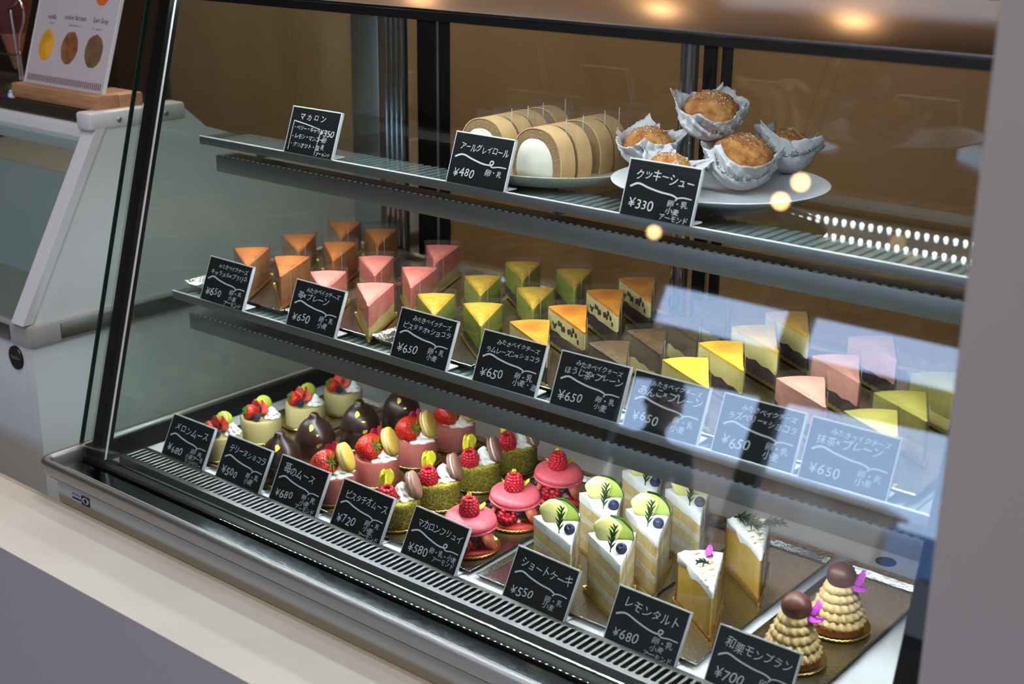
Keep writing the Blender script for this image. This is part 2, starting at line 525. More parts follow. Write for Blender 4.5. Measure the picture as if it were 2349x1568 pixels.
nt.links.new(tcn.outputs['Object'], sx.inputs[0]); nt.links.new(sx.outputs['Z'], mr.inputs[0]); nt.links.new(mr.outputs[0], rp.inputs[0])
rp.color_ramp.interpolation = 'CONSTANT'; rp.color_ramp.elements[0].color = lin((30, 32, 40))
e1 = rp.color_ramp.elements[1]; e1.position = .47; e1.color = lin((14, 14, 17)); e2 = rp.color_ramp.elements.new(.825); e2.color = lin((186, 142, 118))
nt.links.new(rp.outputs[0], nt.nodes['Principled BSDF'].inputs['Base Color'])
b = B(); sph(b, (0, .030, 1.640), .100, (.98, 1.0, .95)); sph(b, (0, .050, 1.560), .078, (1.1, .7, 1.1)); obj('hair', b, 'hair', pr)
b = B(); sph(b, (0, -.086, 1.562), .013, (.8, 1.2, 1.5)); obj('nose', b, 'skin', pr)
for sx_ in (-1, 1):
    b = B(); sph(b, (sx_ * .093, .004, 1.570), .022, (.4, .8, 1.3)); obj('ear', b, 'skin', pr)
    b = B(); sph(b, (sx_ * .032, -.090, 1.588), .009, (1.4, .8, .7)); obj('eye', b, 'hair', pr)
b = B(); sph(b, (0, -.077, 1.520), .018, (1.2, .4, .28)); obj('mouth', b, 'pinkm', pr)

# ------------------------------------------------------------------ display case
ROOT = {}


def wobj(name, bm, mat, root, smooth=35, parent=None):
    l = ROOT[root.name]
    xf(bm, T(-l))
    return obj(name, bm, mat, parent or root, smooth)


def wthing(name, label, cat, loc, group=None):
    r = thing(name, label, cat, loc, 0, group); ROOT[r.name] = Vector(loc); return r


GY = lambda z: -.0256 + (z - .7251) * .2755      # outer face of the slanted front glass
XL, XR = .075, 1.265
case = wthing('display_case', 'refrigerated glass cake display case with slanted front, steel rim and black posts', 'display case', (.66, .2, 0))
wobj('cabinet_body', box(B(), .082, 1.28, -.072, .60, .02, .688, .004), 'body', case)
wobj('front_panel', box(B(), .082, 1.28, -.072, -.056, .6885, .7345), 'body', case)


def rail(bm, path, prof):
    rings = []
    for i, p in enumerate(path):
        p = Vector(p)
        a = Vector(path[max(i - 1, 0)]); c = Vector(path[min(i + 1, len(path) - 1)])
        t = (c - a).normalized(); nrm = Vector((-t.y, t.x))
        rings.append([(p.x + nrm.x * d, p.y + nrm.y * d, z) for d, z in prof])
    loft(bm, rings)


path = [(.056, .55), (.056, .2)] + [(.081 + .025 * cos(a), -.0645 + .025 * sin(a)) for a in [pi + k * pi / 2 / 8 for k in range(9)]] + [(.5, -.0895), (1.30, -.0895)]
bm = B(); rail(bm, path, [(0, .735), (0, .7475), (.0012, .7505), (.004, .752), (.010, .752), (.0128, .7505), (.014, .7475), (.014, .729), (.004, .735)])
wobj('steel_rim', bm, 'steel', case, 50)
wobj('satin_ledge', prism_x(B(), [(-.0752, .722), (-.0752, .7342), (-.0235, .7298), (-.0235, .722)], .068, 1.29), 'ledge', case, 0)
wobj('glass_gasket', box(B(), .066, 1.29, -.0235, -.006, .712, .7335, .001), 'gasket', case)
bm = B(); box(bm, .08, 1.262, -.006, .0285, .690, .7045); wobj('front_channel', bm, 'steel_dark', case)
bm = B(); box(bm, .083, 1.262, .0020, .0060, .7045, .7300, .0012); wobj('channel_rail', bm, 'chrome', case)
wobj('channel_rail', box(B(), .083, 1.262, .0155, .0175, .7045, .7215, .0008), 'chrome', case)
bm = B(); box(bm, .080, 1.262, .031, .072, .690, .700); wobj('air_duct', bm, 'gasket', case)
# slotted air grille with real slots
bm = B()
y0, y1, zt, zb = .030, .0735, .7235, .7185
pit = .0095; n = int((1.255 - .086) / pit)
box(bm, .080, .086, y0, y1, zb, zt); box(bm, .086 + n * pit, 1.262, y0, y1, zb, zt)
ss = [(cos(a), sin(a)) for a in [2 * pi * (k + .5) / 16 for k in range(16)]]
for i in range(n):
    xc = .086 + pit * (i + .5)
    slot, rect = [], []
    for c_, s_ in ss:
        slot.append((xc + .0030 * c_, (.0640 if s_ > 0 else .0395) + .0030 * s_))
        k = 1 / max(abs(c_), abs(s_)); 
        rect.append((xc + pit / 2 * max(-1, min(1, c_ * k)), (y1 if s_ > 0 else y0) if abs(s_) > .38 else ((.0640 if s_ > 0 else .0395))))
    o_ = [bm.verts.new((x, y, zt)) for x, y in rect]; w_ = [bm.verts.new((xc + (x - xc) * 1.22, y + (.0007 if y > .051 else -.0007), zt)) for x, y in slot]; a_ = [bm.verts.new((x, y, zt - .0007)) for x, y in slot]; c2 = [bm.verts.new((x, y, zb)) for x, y in slot]
    for k in range(16):
        j = (k + 1) % 16
        bm.faces.new((o_[k], o_[j], w_[j], w_[k])); bm.faces.new((w_[k], w_[j], a_[j], a_[k])); bm.faces.new((a_[k], a_[j], c2[j], c2[k]))
box(bm, .080, 1.262, .0285, .030, .7046, zt)
wobj('air_grille', bm, 'steel_dark', case, 25)
bm = B(); box(bm, .0795, 1.262, .0738, .53, .712, .720); wobj('deck', bm, 'deck', case)
bm = B(); lathe(bm, [(.0125, .7201), (.0125, .7206)], 28, c=(1.0503, .4466, 0)); wobj('drain_hole', bm, 'gasket', case)
for nm, x0, x1 in (('side_gasket', .0752, .0792), ('side_gasket', 1.2624, 1.2650)):
    wobj(nm, box(B(), x0, x1, .0, .53, .7205, .7485), 'black', case)
# side panes and front pane
sect = [(GY(.7335) + .01, .7335), (GY(1.35) + .01, 1.35), (.53, 1.35), (.53, .7335)]
wobj('left_side_pane', prism_x(B(), sect, .0695, .0745), 'glass_side', case, 0)
wobj('right_side_pane', prism_x(B(), sect, 1.2655, 1.2705), 'glass_side', case, 0)
fp = wobj('front_pane', prism_x(B(), [(GY(.7335), .7335), (GY(1.352), 1.352), (GY(1.352) + .005, 1.352), (GY(.7335) + .005, .7335)], .060, 1.295), 'glass', case, 0)
wobj('pane_edge', prism_x(B(), [(GY(.7335), .7335), (GY(1.352), 1.352), (GY(1.352) + .006, 1.352), (GY(.7335) + .006, .7335)], .0575, .0598), 'gedge', case, 0, fp)
for x0, x1 in ((.079, .101), (1.245, 1.264)):
    ps = wobj('front_post', prism_x(B(), [(GY(.72) + .0065, .72), (GY(1.35) + .0065, 1.35), (GY(1.35) + .024, 1.35), (GY(.72) + .024, .72)], x0, x1), 'black', case, 0)
    if x0 < .5:
        wobj('silver_bead', prism_x(B(), [(GY(.735) + .0135, .735), (GY(1.349) + .0135, 1.349), (GY(1.349) + .0165, 1.349), (GY(.735) + .0165, .735)], x1, x1 + .0012), 'edge', case, 0, ps)
wobj('post_foot', box(B(), .066, .1015, GY(.735) + .0062, GY(.735) + .030, .7336, .752, .002), 'black', case)
wobj('top_seal', prism_x(B(), [(GY(1.352) - .003, 1.352), (GY(1.361) - .003, 1.361), (GY(1.361) + .012, 1.361), (GY(1.352) + .012, 1.352)], .058, 1.295), 'gasket', case, 0)
wobj('steel_top', box(B(), .058, 1.295, GY(1.361) - .0040, .775, 1.3612, 1.3650, .0012), 'steel_top', case)
wobj('canopy_soffit', box(B(), .0755, 1.264, .165, .56, 1.3535, 1.361), 'whitem', case)


def led_bar(root, parent, x0, x1, yc, z, house=None):
    if house:
        hb = wobj('led_bar', box(B(), x0, x1, house[0], house[1], house[2], house[3], .0015), 'steel', root)
    else:
        hb = parent
    bm = B()
    k = int((x1 - x0 - .02) / .0105)
    for i in range(k):
        for dy in (-.006, .006):
            x = x0 + .01 + i * .0105
            s = .0018
            v = [bm.verts.new((x + a * s, yc + dy + b_ * s, z)) for a, b_ in ((-1, -1), (-1, 1), (1, 1), (1, -1))]
            bm.faces.new(v)
    xf(bm, T(-ROOT[root.name]))
    me = bpy.data.meshes.new('led_chips'); bm.to_mesh(me); bm.free()
    o = link('led_chips', me, 'led', hb); o['kind'] = 'stuff'
    return o


lb = wobj('canopy_led_bar', box(B(), .11, 1.24, .168, .196, 1.3512, 1.3535), 'white', case)
led_bar(case, lb, .11, 1.24, .182, 1.3508)
# rear: sill, sliding doors, corner post, pilasters
wobj('rear_sill', box(B(), .0755, 1.264, .531, .562, .712, .742), 'steel', case)
for x0, x1 in ((.0755, .1355), (1.21, 1.264)):
    wobj('corner_post', box(B(), x0, x1, .507, .530, .7205, 1.3530, .002), 'steel', case)
for x0, x1, y in ((.0758, .72, .536), (.69, 1.2635, .550)):
    d = wobj('rear_door', box(B(), x0, x1, y, y + .005, .7425, 1.3530), 'glass_rear', case, 0)
    if x0 < .5:
        for a, c_, m_ in ((.196, .237, 'black'), (.2415, .2585, 'black'), (.702, .7195, 'black')):
            wobj('door_stile', box(B(), a, c_, y - .006, y - .0005, .743, 1.3525), m_, case, 35, d)
        wobj('stile_bead', box(B(), .2372, .2412, y - .0075, y - .0005, .743, 1.3525), 'steel', case, 35, d)
    else:
        for a, c_ in ((.7205, .734), (1.235, 1.2625)):
            wobj('door_stile', box(B(), a, c_, y - .006, y - .0005, .743, 1.3525), 'black', case, 35, d)
for xc in (.175, .697, 1.190):
    bm = B(); box(bm, xc - .0205, xc + .0205, .503, .510, .7205, 1.3530)
    if xc > .5: bm.free(); bm = B(); box(bm, xc - .0105, xc + .0105, .503, .510, .7205, 1.3530)
    p_ = wobj('shelf_pilaster', bm, 'steel_dark', case)
    w_ = .016 if xc < .5 else .0075
    for k in range(4 if xc < .5 else 2):
        x = xc - w_ + 2 * w_ * k / (3 if xc < .5 else 1)
        bm = B(); tube(bm, [(x, .501, .7215), (x, .501, 1.3525)], .0034, 10); wobj('pilaster_rib', bm, 'chrome', case, 60, p_)
# sticker on the front panel
st = wobj('caution_sticker', box(B(), .1140, .1585, -.0726, -.0721, .6998, .7165), 'white', case)
bm = B(); box(bm, .1375, .1570, -.0729, -.0726, .7012, .7150); wobj('sticker_square', bm, 'ink', case, 0, st)
bm = B()
lathe(bm, [(.0001, -.0001), (.0058, -.0001), (.0058, .0001), (.0001, .0001)], 24); xf(bm, T((.1473, -.0730, .7081)) @ rot('X', 90) @ Matrix.Diagonal((1.25, .8, 1, 1)))
wobj('sticker_eye', bm, 'white', case, 0, st)
bm = B(); lathe(bm, [(.0001, -.0001), (.0034, -.0001), (.0034, .0001), (.0001, .0001)], 20); xf(bm, T((.1473, -.07325, .7081)) @ rot('X', 90))
wobj('sticker_pupil', bm, 'ink', case, 0, st)
bm = B()
for k in range(5):
    box(bm, .1160 + k * .0041, .1193 + k * .0041, -.0729, -.0726, .7040, .7072)
    box(bm, .1162 + k * .0041, .1178 + k * .0041, -.0729, -.0726, .7095, .7125 + .001 * (k % 2))
wobj('sticker_print', bm, 'ink', case, 0, st)


# shelves: lip, pane, led bar, brackets
def shelf(name, label, yf, zt, bar):
    s = wthing(name, label, 'shelf', (.66, .35, zt))
    wobj('front_lip', box(B(), .088, 1.242, yf, yf + .003, zt - .011, zt, .0005), 'steel', s)
    bm = B(); tube(bm, [(.0885, yf + .0012, zt - .0001), (1.2415, yf + .0012, zt - .0001)], .0013, 10); wobj('lip_highlight', bm, 'edge', s, 80)  # pale tube added as the bright highlight along the lip's top
    wobj('glass_plate', box(B(), .089, 1.241, yf + .0035, .498, zt - .0042, zt - .0008), 'glass_shelf', s, 0)
    bm = B()
    for i in range(88): box(bm, .105 + i * .0129, .1115 + i * .0129, yf + .006, yf + .078, zt - .0066, zt - .0046)
    box(bm, .100, 1.240, yf + .004, yf + .080, zt - .0090, zt - .0067)
    wobj('ribbed_tray', bm, 'diffuser', s)
    wobj('rear_rail', box(B(), .100, 1.240, .470, .488, zt - .018, zt - .0045), 'steel', s)
    y0, y1, z0, z1 = bar
    bm = B()
    for i in range(107): box(bm, .104 + i * .0106, .1095 + i * .0106, y0 - .0004, y0 + .0022, z1 + .0001, z1 + .0013)
    wobj('vent_teeth', bm, 'diffuser', s, 0)
    led_bar(s, None, .100, 1.240, (y0 + y1) / 2 + .006, z0 - .0006, bar)
    for x in (.175, .697, 1.190):
        bm = B(); loft(bm, [[(x - .002, y, z) for y, z in ((yf + .03, zt - .024), (yf + .03, zt - .0092), (.468, zt - .0185), (.500, zt - .0185), (.500, zt - .05))],
                            [(x + .002, y, z) for y, z in ((yf + .03, zt - .024), (yf + .03, zt - .0092), (.468, zt - .0185), (.500, zt - .0185), (.500, zt - .05))]])
        wobj('shelf_bracket', bm, 'steel', s, 0)
    return s


shelf('glass_shelf', 'upper glass shelf with steel lip carrying the roll cakes and cream puffs', .197, 1.1585, (.214, .246, 1.107, 1.131))
shelf('glass_shelf', 'middle glass shelf with steel lip carrying the cheesecake slices', .133, .946, (.150, .182, .888, .912))

# low counter wall in front of the case
ct = wthing('counter_wall', 'low plastered counter wall with cream top running in front of the case', 'counter', (.2, -.15, 0))
bm = B()
box(bm, -1.6, 1.325, -.216, -.0990, .7035, .705)
wobj('counter_top', bm, 'plaster', ct)
wobj('edge_trim', box(B(), -1.6, 1.32, -.0990, -.0915, .600, .7052, .0012), 'trim', ct)
wobj('counter_front', box(B(), -1.6, 1.325, -.2158, -.0995, 0, .7033), 'front', ct)


# ------------------------------------------------------------------ lettering
GL = {}


def glyph(ch):
    if ch not in GL:
        cu = bpy.data.curves.new('g', 'FONT'); cu.body = ch; cu.size = 1.0; cu.resolution_u = 4; cu.fill_mode = 'FRONT'
        o = bpy.data.objects.new('g', cu); COL.objects.link(o)
        bpy.context.view_layer.update()
        me = o.evaluated_get(bpy.context.evaluated_depsgraph_get()).to_mesh()
        vs = [(v.co.x, v.co.y) for v in me.vertices]; fs = [tuple(p.vertices) for p in me.polygons]
        xs = [x for x, y in vs] or [0]
        GL[ch] = (vs, fs, min(xs), max(xs))
        o.evaluated_get(bpy.context.evaluated_depsgraph_get()).to_mesh_clear()
        bpy.data.objects.remove(o); bpy.data.curves.remove(cu)
    return GL[ch]


def write(bm, text, u, v, size, pitch=None, width=None, jit=1.0, rise=0.0, slant=.12, thin=1.0):
    """lettering in the (u, v) plane, hand-drawn wobble of size jit"""
    seq = []
    x = 0.0
    for ch in text:
        if ch == ' ':
            x += .35; continue
        vs, fs, a, b = glyph(ch)
        full = ord(ch) > 0x2000
        adv = (pitch or (.92 if full else (b - a) + .10))
        seq.append((ch, x + (0 if full else -a))); x += adv
    s = size
    sx = s if not width else width / max(x, .01)
    for ch, x0 in seq:
        vs, fs, a, b = glyph(ch)
        k = 1 + jit * random.uniform(-.15, .10); r = jit * radians(random.uniform(-10, 7)); dy = jit * random.uniform(-.10, .10)
        cx, cy = (a + b) / 2, .38
        nv = []
        for px, py in vs:
            qx, qy = (px - cx) * k, (py - cy) * k
            qx += slant * qy * jit
            qx, qy = qx * cos(r) - qy * sin(r), qx * sin(r) + qy * cos(r)
            fx = u + (qx + cx + x0) * sx
            nv.append(bm.verts.new((fx, v + (qy + cy + dy) * s + rise * (fx - u), 0)))
        for f in fs:
            try: bm.faces.new([nv[i] for i in f])
            except ValueError: pass


def ribbon(bm, pts, w):
    n = len(pts); L, Rr = [], []
    for i in range(n):
        a = Vector(pts[max(i - 1, 0)]); c = Vector(pts[min(i + 1, n - 1)])
        t = (c - a).normalized(); nn = Vector((-t.y, t.x)); ww = w * (1.25 - .5 * i / n) / 2
        p = Vector(pts[i])
        L.append(bm.verts.new((*(p + nn * ww), 0))); Rr.append(bm.verts.new((*(p - nn * ww), 0)))
    for i in range(n - 1): bm.faces.new((L[i], L[i + 1], Rr[i + 1], Rr[i]))


def spline(ctrl, n=8):
    out = []
    for i in range(len(ctrl) - 1):
        p0 = Vector(ctrl[max(i - 1, 0)]); p1 = Vector(ctrl[i]); p2 = Vector(ctrl[i + 1]); p3 = Vector(ctrl[min(i + 2, len(ctrl) - 1)])
        for k in range(n):
            t = k / n
            out.append(.5 * ((2 * p1) + (p2 - p0) * t + (2 * p0 - 5 * p1 + 4 * p2 - p3) * t * t + (3 * p1 - p0 - 3 * p2 + p3) * t ** 3))
    out.append(Vector(ctrl[-1])); return out


CW, CH = .090, .060
WAVE = [(.006, .031), (.016, .0355), (.030, .0325), (.046, .0300), (.060, .0290), (.0675, .0265), (.066, .0235), (.068, .0262), (.075, .0280), (.086, .0275)]
CURL = [(.005, .031), (.017, .035), (.034, .031), (.052, .0275), (.064, .0280), (.0665, .0315), (.063, .0325), (.0615, .0290), (.066, .0255), (.076, .0270), (.087, .0268)]


def card(loc, rz, tilt, label, name, price, allergy, top=None, curl=False, special=None, foot=.022):
    c = thing('price_card', label, 'price card', loc, rz, 'chalk price cards')
    W = rot('X', -tilt)                       # card plane: u right, v up, leaning back
    P = W @ Matrix(((1, 0, 0, 0), (0, 0, -1, 0), (0, 1, 0, 0), (0, 0, 0, 1)))
    def flat(bm, off): return xf(bm, P @ T((0, 0, off)))
    bm = B(); box(bm, 0, CW, 0, CH, -.0006, .0006); flat(bm, .0022); obj('card_panel', bm, 'card', c, 0)
    bm = B(); box(bm, -.0012, CW + .0012, -.0004, CH + .0016, -.0010, .0010); flat(bm, -.0002)
    h = obj('acrylic_holder', bm, 'acryl', c, 0)
    bm = B(); box(bm, -.0014, CW + .0014, CH + .0004, CH + .0018, -.0014, .0030)
    box(bm, CW + .0004, CW + .0016, 0, CH, -.0014, .0030); box(bm, -.0016, -.0006, 0, CH, -.0012, .0024); flat(bm, 0); obj('holder_edge', bm, 'aedge', h, 0)
    bm = B(); box(bm, 0, CW, .0012, foot, .0002, .0018, .0004); obj('holder_foot', bm, 'aedge', h, 0)
    off = .0031
    if special:
        bm = B(); write(bm, name, .016, .0455, .0105, pitch=1.25); flat(bm, off); obj('name_lettering', bm, 'chalk', c, 0)
        bm = B(); ribbon(bm, [(.007, .0425), (.03, .040), (.058, .036)], .0011); ribbon(bm, [(.007, .0425), (.0065, .004)], .0008)
        ribbon(bm, [(.060, .030), (.0575, .001)], .0008); flat(bm, off); obj('ruled_line', bm, 'chalk', c, 0)
        bm = B(); write(bm, price, .059, .0285, .0115, width=.028); flat(bm, off); obj('price_lettering', bm, 'chalk', c, 0)
        bm = B()
        for (t, u, v, s) in special: write(bm, t, u, v, s)
        flat(bm, off); obj('flavour_lettering', bm, 'chalk', c, 0)
        return c
    bm = B()
    if top:
        write(bm, top, .0215, .0485, .0072, width=.062)
        w = min(.078, .0098 * len(name)); write(bm, name, .008, .0375, min(.0118, w / len(name) * 1.15), width=w, rise=.01)
    else:
        w = min(.076, .0122 * len(name)); write(bm, name, .010, .0410, min(.0145, w / len(name) * 1.25), width=w, rise=-.02)
    flat(bm, off); obj('name_lettering', bm, 'chalk', c, 0)
    bm = B(); pts = spline(CURL if curl else WAVE)
    if top: pts = [Vector((p.x, p.y - .001)) for p in pts]
    ribbon(bm, pts, .0017); flat(bm, off); obj('wavy_line', bm, 'chalk', c, 0)
    bm = B(); write(bm, price, .008, .0085, .0150, width=.034); flat(bm, off); obj('price_lettering', bm, 'chalk', c, 0)
    bm = B()
    for i, t in enumerate(allergy):
        s = .0088 if len(allergy) < 3 else .0078
        write(bm, t, .0565 if len(t) < 5 else .0865 - .0074 * len(t), (.0155 if len(allergy) < 3 else .0172) - i * .0078 - (0 if len(allergy) > 1 else 0), s, width=(.0086 if len(t) < 5 else .0074) * len(t))
    flat(bm, off); obj('allergen_lettering', bm, 'chalk', c, 0)
    return c


A2 = ['卵・乳', '小麦']; A3 = ['卵・乳', '小麦', 'アーモンド']
BZ = .7202
for x, y, ya, lab, nm, pr_, al, cu in [
    (.1180, .0755, 0, 'chalk price card 680 yen before the melon cups, leftmost of the bottom row', 'メロンムース', '¥680', ['卵 乳', '小麦アーモ', 'ラズベリー'], 0),
    (.2375, .0760, -1, 'chalk price card 500 yen standing before the chocolate domes', 'テリーヌショコラ', '¥500', A2, 0),
    (.3470, .0775, -1, 'chalk price card 680 yen standing before the strawberry mousse cups', '苺のムース', '¥680', A3, 0),
    (.4650, .0770, -2, 'chalk price card 720 yen standing before the pistachio crumb cakes', 'ピスタチオムース', '¥720', A3, 0),
    (.5895, .0775, -3, 'chalk price card 580 yen standing before the pink macaron cakes', 'マカロンフリュイ', '¥580', ['卵・乳・小麦', 'アーモンド'], 1),
    (.7520, .0770, -3, 'chalk price card 550 yen standing before the melon shortcakes', 'ショートケーキ', '¥550', A2, 0),
    (.8960, .0760, -1, 'chalk price card 680 yen standing before the front lemon tart', 'レモンタルト', '¥680', A3, 1),
    (1.0240, .0755, 1, 'chalk price card 700 yen standing before the chestnut cakes at bottom right', '和栗モンブラン', '¥700', A2, 0)]:
    card((x, y, BZ), radians(ya), 27, lab, nm, pr_, al, curl=cu)
MZ = .9462
for x, y, ya, lab, nm, al in [
    (.1515, .1355, -1, 'chalk price card 650 yen standing before the brown caramel cheesecake slices', 'キャラメル×プラリネ', A3),
    (.3300, .1350, 0, 'chalk price card 650 yen before the pink strawberry cheesecake slices', '苺×プレーン', A2),
    (.5215, .1345, 0, 'chalk price card 650 yen before the green pistachio cheesecake slices', 'ピスタチオ×ショコラ', A2),
    (.6560, .1340, 1, 'chalk price card 650 yen before the rum raisin cheesecake slices', 'ラムレーズン×ショコラ', ['卵・乳', '小麦・酒']),
    (.7710, .1335, 1, 'chalk price card 650 yen before the brown roasted tea cheesecake slices', 'ほうじ茶×プレーン', A2),
    (.8705, .1345, 1, 'chalk price card 650 yen before the golden red bean cheesecake slices', 'あんこ×プレーン', A2),
    (.9800, .1360, 1, 'chalk price card 650 yen in the blue glare before the rosy raspberry slices', 'ラズベリー×ショコラ', A2),
    (1.0800, .1355, 1, 'chalk price card 650 yen in the blue glare before the olive matcha slices', '抹茶×プレーン', A2)]:
    card((x, y, MZ), radians(ya), 22, lab, nm, '¥650', al, top='みたきベイクチーズ')
UZ = 1.1587
card((.2670, .1985, UZ), 0, 20, 'chalk price card 350 yen with ruled flavour list, alone on the upper shelf', 'マカロン', '¥350', [],
     special=[('・ベリー・キャラメル', .008, .0310, .0070), ('・レモン・マンゴー', .007, .0200, .0074), ('・グリオット・塩', .007, .0090, .0078), ('卵', .066, .0190, .0085), ('乳', .066, .0105, .0085), ('アーモンド', .060, .0020, .0058)])
card((.5575, .1985, UZ), radians(-1), 19, 'chalk price card 480 yen standing before the roll cakes', 'アールグレイロール', '¥480', ['卵・乳'], curl=True)
card((.8120, .1980, UZ), radians(-1), 17, 'chalk price card 330 yen standing before the wrapped cream puffs', 'クッキーシュー', '¥330', A3)


# ------------------------------------------------------------------ small food parts (all meshes in metres)
def board_round(parent, r=.0365):
    bm = B(); n = 80
    lathe(bm, [(.001, .0006), (r - .006, .0006), (r - .003, .0018), (r, .0042), (r + .0006, .0036), (r - .002, .0006), (r - .005, 0), (.001, 0)], n,
          fz=lambda a, k: (.0013 * (1 if cos(a * 40) > 0 else 0) if k in (3, 4) else 0), cap0=True, cap1=True)
    return obj('gold_board', bm, 'gold', parent, 40)


def calyx(c, rotm, parent, r=.008, mat='leaf', nm='calyx'):
    bm = B()
    for k in range(7):
        a = 2 * pi * k / 7 + random.uniform(-.2, .2); L = r * random.uniform(.8, 1.3)
        ca, sa = cos(a), sin(a); w = .0016
        pts = [(0, 0, 0), (L * .5 * ca - w * sa, L * .5 * sa + w * ca, .0012), (L * ca, L * sa, .0004 + random.uniform(0, .003)), (L * .5 * ca + w * sa, L * .5 * sa - w * ca, .0012)]
        vs = [bm.verts.new(p) for p in pts]; bm.faces.new(vs)
        v2 = [bm.verts.new((p[0], p[1], p[2] + .0005)) for p in pts]; bm.faces.new(v2[::-1])
        for i in range(4): bm.faces.new((vs[i], v2[i], v2[(i + 1) % 4], vs[(i + 1) % 4]))
    tube(bm, [(0, 0, 0), (.001, 0, .004)], .0008, 6)
    xf(bm, T(c) @ rotm)
    return obj(nm, bm, mat, parent)


def strawberry(c, rotm, parent, s=1.0):
    prof = [(.0004, -.0185), (.004, -.0172), (.0085, -.0125), (.0122, -.0055), (.0140, .0015), (.0132, .0068), (.0095, .0098), (.004, .0104), (.0004, .0098)]
    bm = B(); lathe(bm, [(r * s, z * s) for r, z in prof], 28, fr=lambda a, k: 1 + .03 * sin(3 * a + k)); xf(bm, T(c) @ rotm)
    o = obj('strawberry', bm, 'straw', parent, 80)
    top = Vector(c) + rotm.to_3x3() @ Vector((0, 0, .0102 * s))
    calyx(tuple(top), rotm, o, .0095 * s)
    return o


def raspberry(c, rotm, parent, s=1.0):
    bm = B()
    for k in range(7):
        z = -.0075 + k * .0026; r = .0078 * (max(0, 1 - ((z + .0022) / .0135) ** 2)) ** .5
        m = max(1, int(2 * pi * r / .0034))
        for i in range(m):
            a = 2 * pi * (i + .5 * (k % 2)) / m
            ico(bm, (r * cos(a), r * sin(a), z), .0024, 2)
    sph(bm, (0, 0, -.001), .0072, (1, 1, 1.2), 14, 10)
    xf(bm, T(c) @ rotm @ Matrix.Scale(s, 4))
    return obj('raspberry', bm, 'rasp', parent, 80)


def blueberry(c, rotm, parent, r=.0055):
    bm = B()
    lathe(bm, [(.0003, -r), (r * .55, -r * .84), (r * .95, -r * .3), (r, .05 * r), (r * .85, r * .55), (r * .5, r * .86), (r * .36, r * 1.0), (r * .30, r * .96), (r * .2, r * .82), (.0003, r * .80)], 20,
          fr=lambda a, k: 1 + (.14 * abs(sin(2.5 * a)) if k == 6 else 0))
    xf(bm, T(c) @ rotm)
    return obj('blueberry', bm, 'blue', parent, 60)


def macaron(c, rotm, parent, r, mat, nm='macaron', t=.006, fill='cream', double=True):
    s = r / .018
    bm = B()
    def shell(z, d):
        pr = [(.0004, z + d * t), (r * .4, z + d * t * .98), (r * .68, z + d * t * .91), (r * .86, z + d * t * .76), (r * .96, z + d * t * .54), (r * .985, z + d * t * .30), (r * .965, z + d * t * .24), (r * 1.0, z + d * t * .17), (r * 1.0, z + d * t * .05), (r * .95, z), (.0004, z)]
        lathe(bm, pr if d > 0 else pr[::-1], 40, fr=lambda a, k: 1 + (.02 * sin(a * 23 + k) + .015 * sin(a * 37) if (k in (7, 8) if d > 0 else k in (2, 3)) else 0))
    shell(.0012 * s if double else 0, 1)
    if double: shell(-.0012 * s, -1)
    xf(bm, T(c) @ rotm)
    o = obj(nm, bm, mat, parent, 50)
    if double:
        bm = B(); lathe(bm, [(.0004, -.0013 * s), (r * .9, -.0013 * s), (r * .93, 0), (r * .9, .0013 * s), (.0004, .0013 * s)], 30); xf(bm, T(c) @ rotm)
        obj('macaron_filling', bm, fill, o)
    return o


def swirl(c, r, h, parent, nm='cream_swirl', mat='cream', lean=(0, 0), ridges=8, turns=1.6):
    bm = B(); rings = []; n = 64
    for k in range(15):
        f = k / 14; rr = r * (1 - f) ** .75 * (1 + .10 * sin(f * pi * 6)); z = h * f
        ring = []
        for i in range(n):
            a = 2 * pi * i / n
            q = rr * (1 + .12 * sin(ridges * a + f * turns * 2 * pi)) + .0003
            ring.append((c[0] + q * cos(a) + lean[0] * f, c[1] + q * sin(a) + lean[1] * f, c[2] + z))
        rings.append(ring)
    loft(bm, rings)
    return obj(nm, bm, mat, parent, 70)


def petal(c, rotm, parent, L=.012, W=.010, mat='petaly', nm='petal', curl=.5):
    bm = B(); nu, nv = 7, 6; V = []
    for i in range(nu):
        u = i / (nu - 1); w = W * (sin(pi * min(1, .12 + u * .80)) ** .7)
        row = []
        for j in range(nv):
            v = j / (nv - 1) - .5
            row.append(Vector((v * w, u * L, curl * (L * .6 * (u ** 2) - 1.2 * W * v * v) + .0009 * sin(9 * v + 5 * u))))
        V.append(row)
    a = [[bm.verts.new(p) for p in r] for r in V]; b = [[bm.verts.new(p + Vector((0, 0, .0004))) for p in r] for r in V]
    for i in range(nu - 1):
        for j in range(nv - 1):
            bm.faces.new((a[i][j], a[i][j + 1], a[i + 1][j + 1], a[i + 1][j])); bm.faces.new((b[i][j], b[i + 1][j], b[i + 1][j + 1], b[i][j + 1]))
    for i in range(nu - 1):
        for j in (0, nv - 1): bm.faces.new((a[i][j], a[i + 1][j], b[i + 1][j], b[i][j]))
    for j in range(nv - 1):
        for i in (0, nu - 1): bm.faces.new((a[i][j], b[i][j], b[i][j + 1], a[i][j + 1]))
    xf(bm, T(c) @ rotm)
    return obj(nm, bm, mat, parent, 80)


def flake(c, rotm, parent, s=.004):
    bm = B(); pts = [(s * random.uniform(.5, 1.2) * cos(a), s * .55 * random.uniform(.5, 1.2) * sin(a)) for a in [k * pi / 4 for k in range(8)]]
    prism(bm, pts, 0, .0003); xf(bm, T(c) @ rotm)
    return obj('gold_leaf', bm, 'goldleaf', parent, 0)


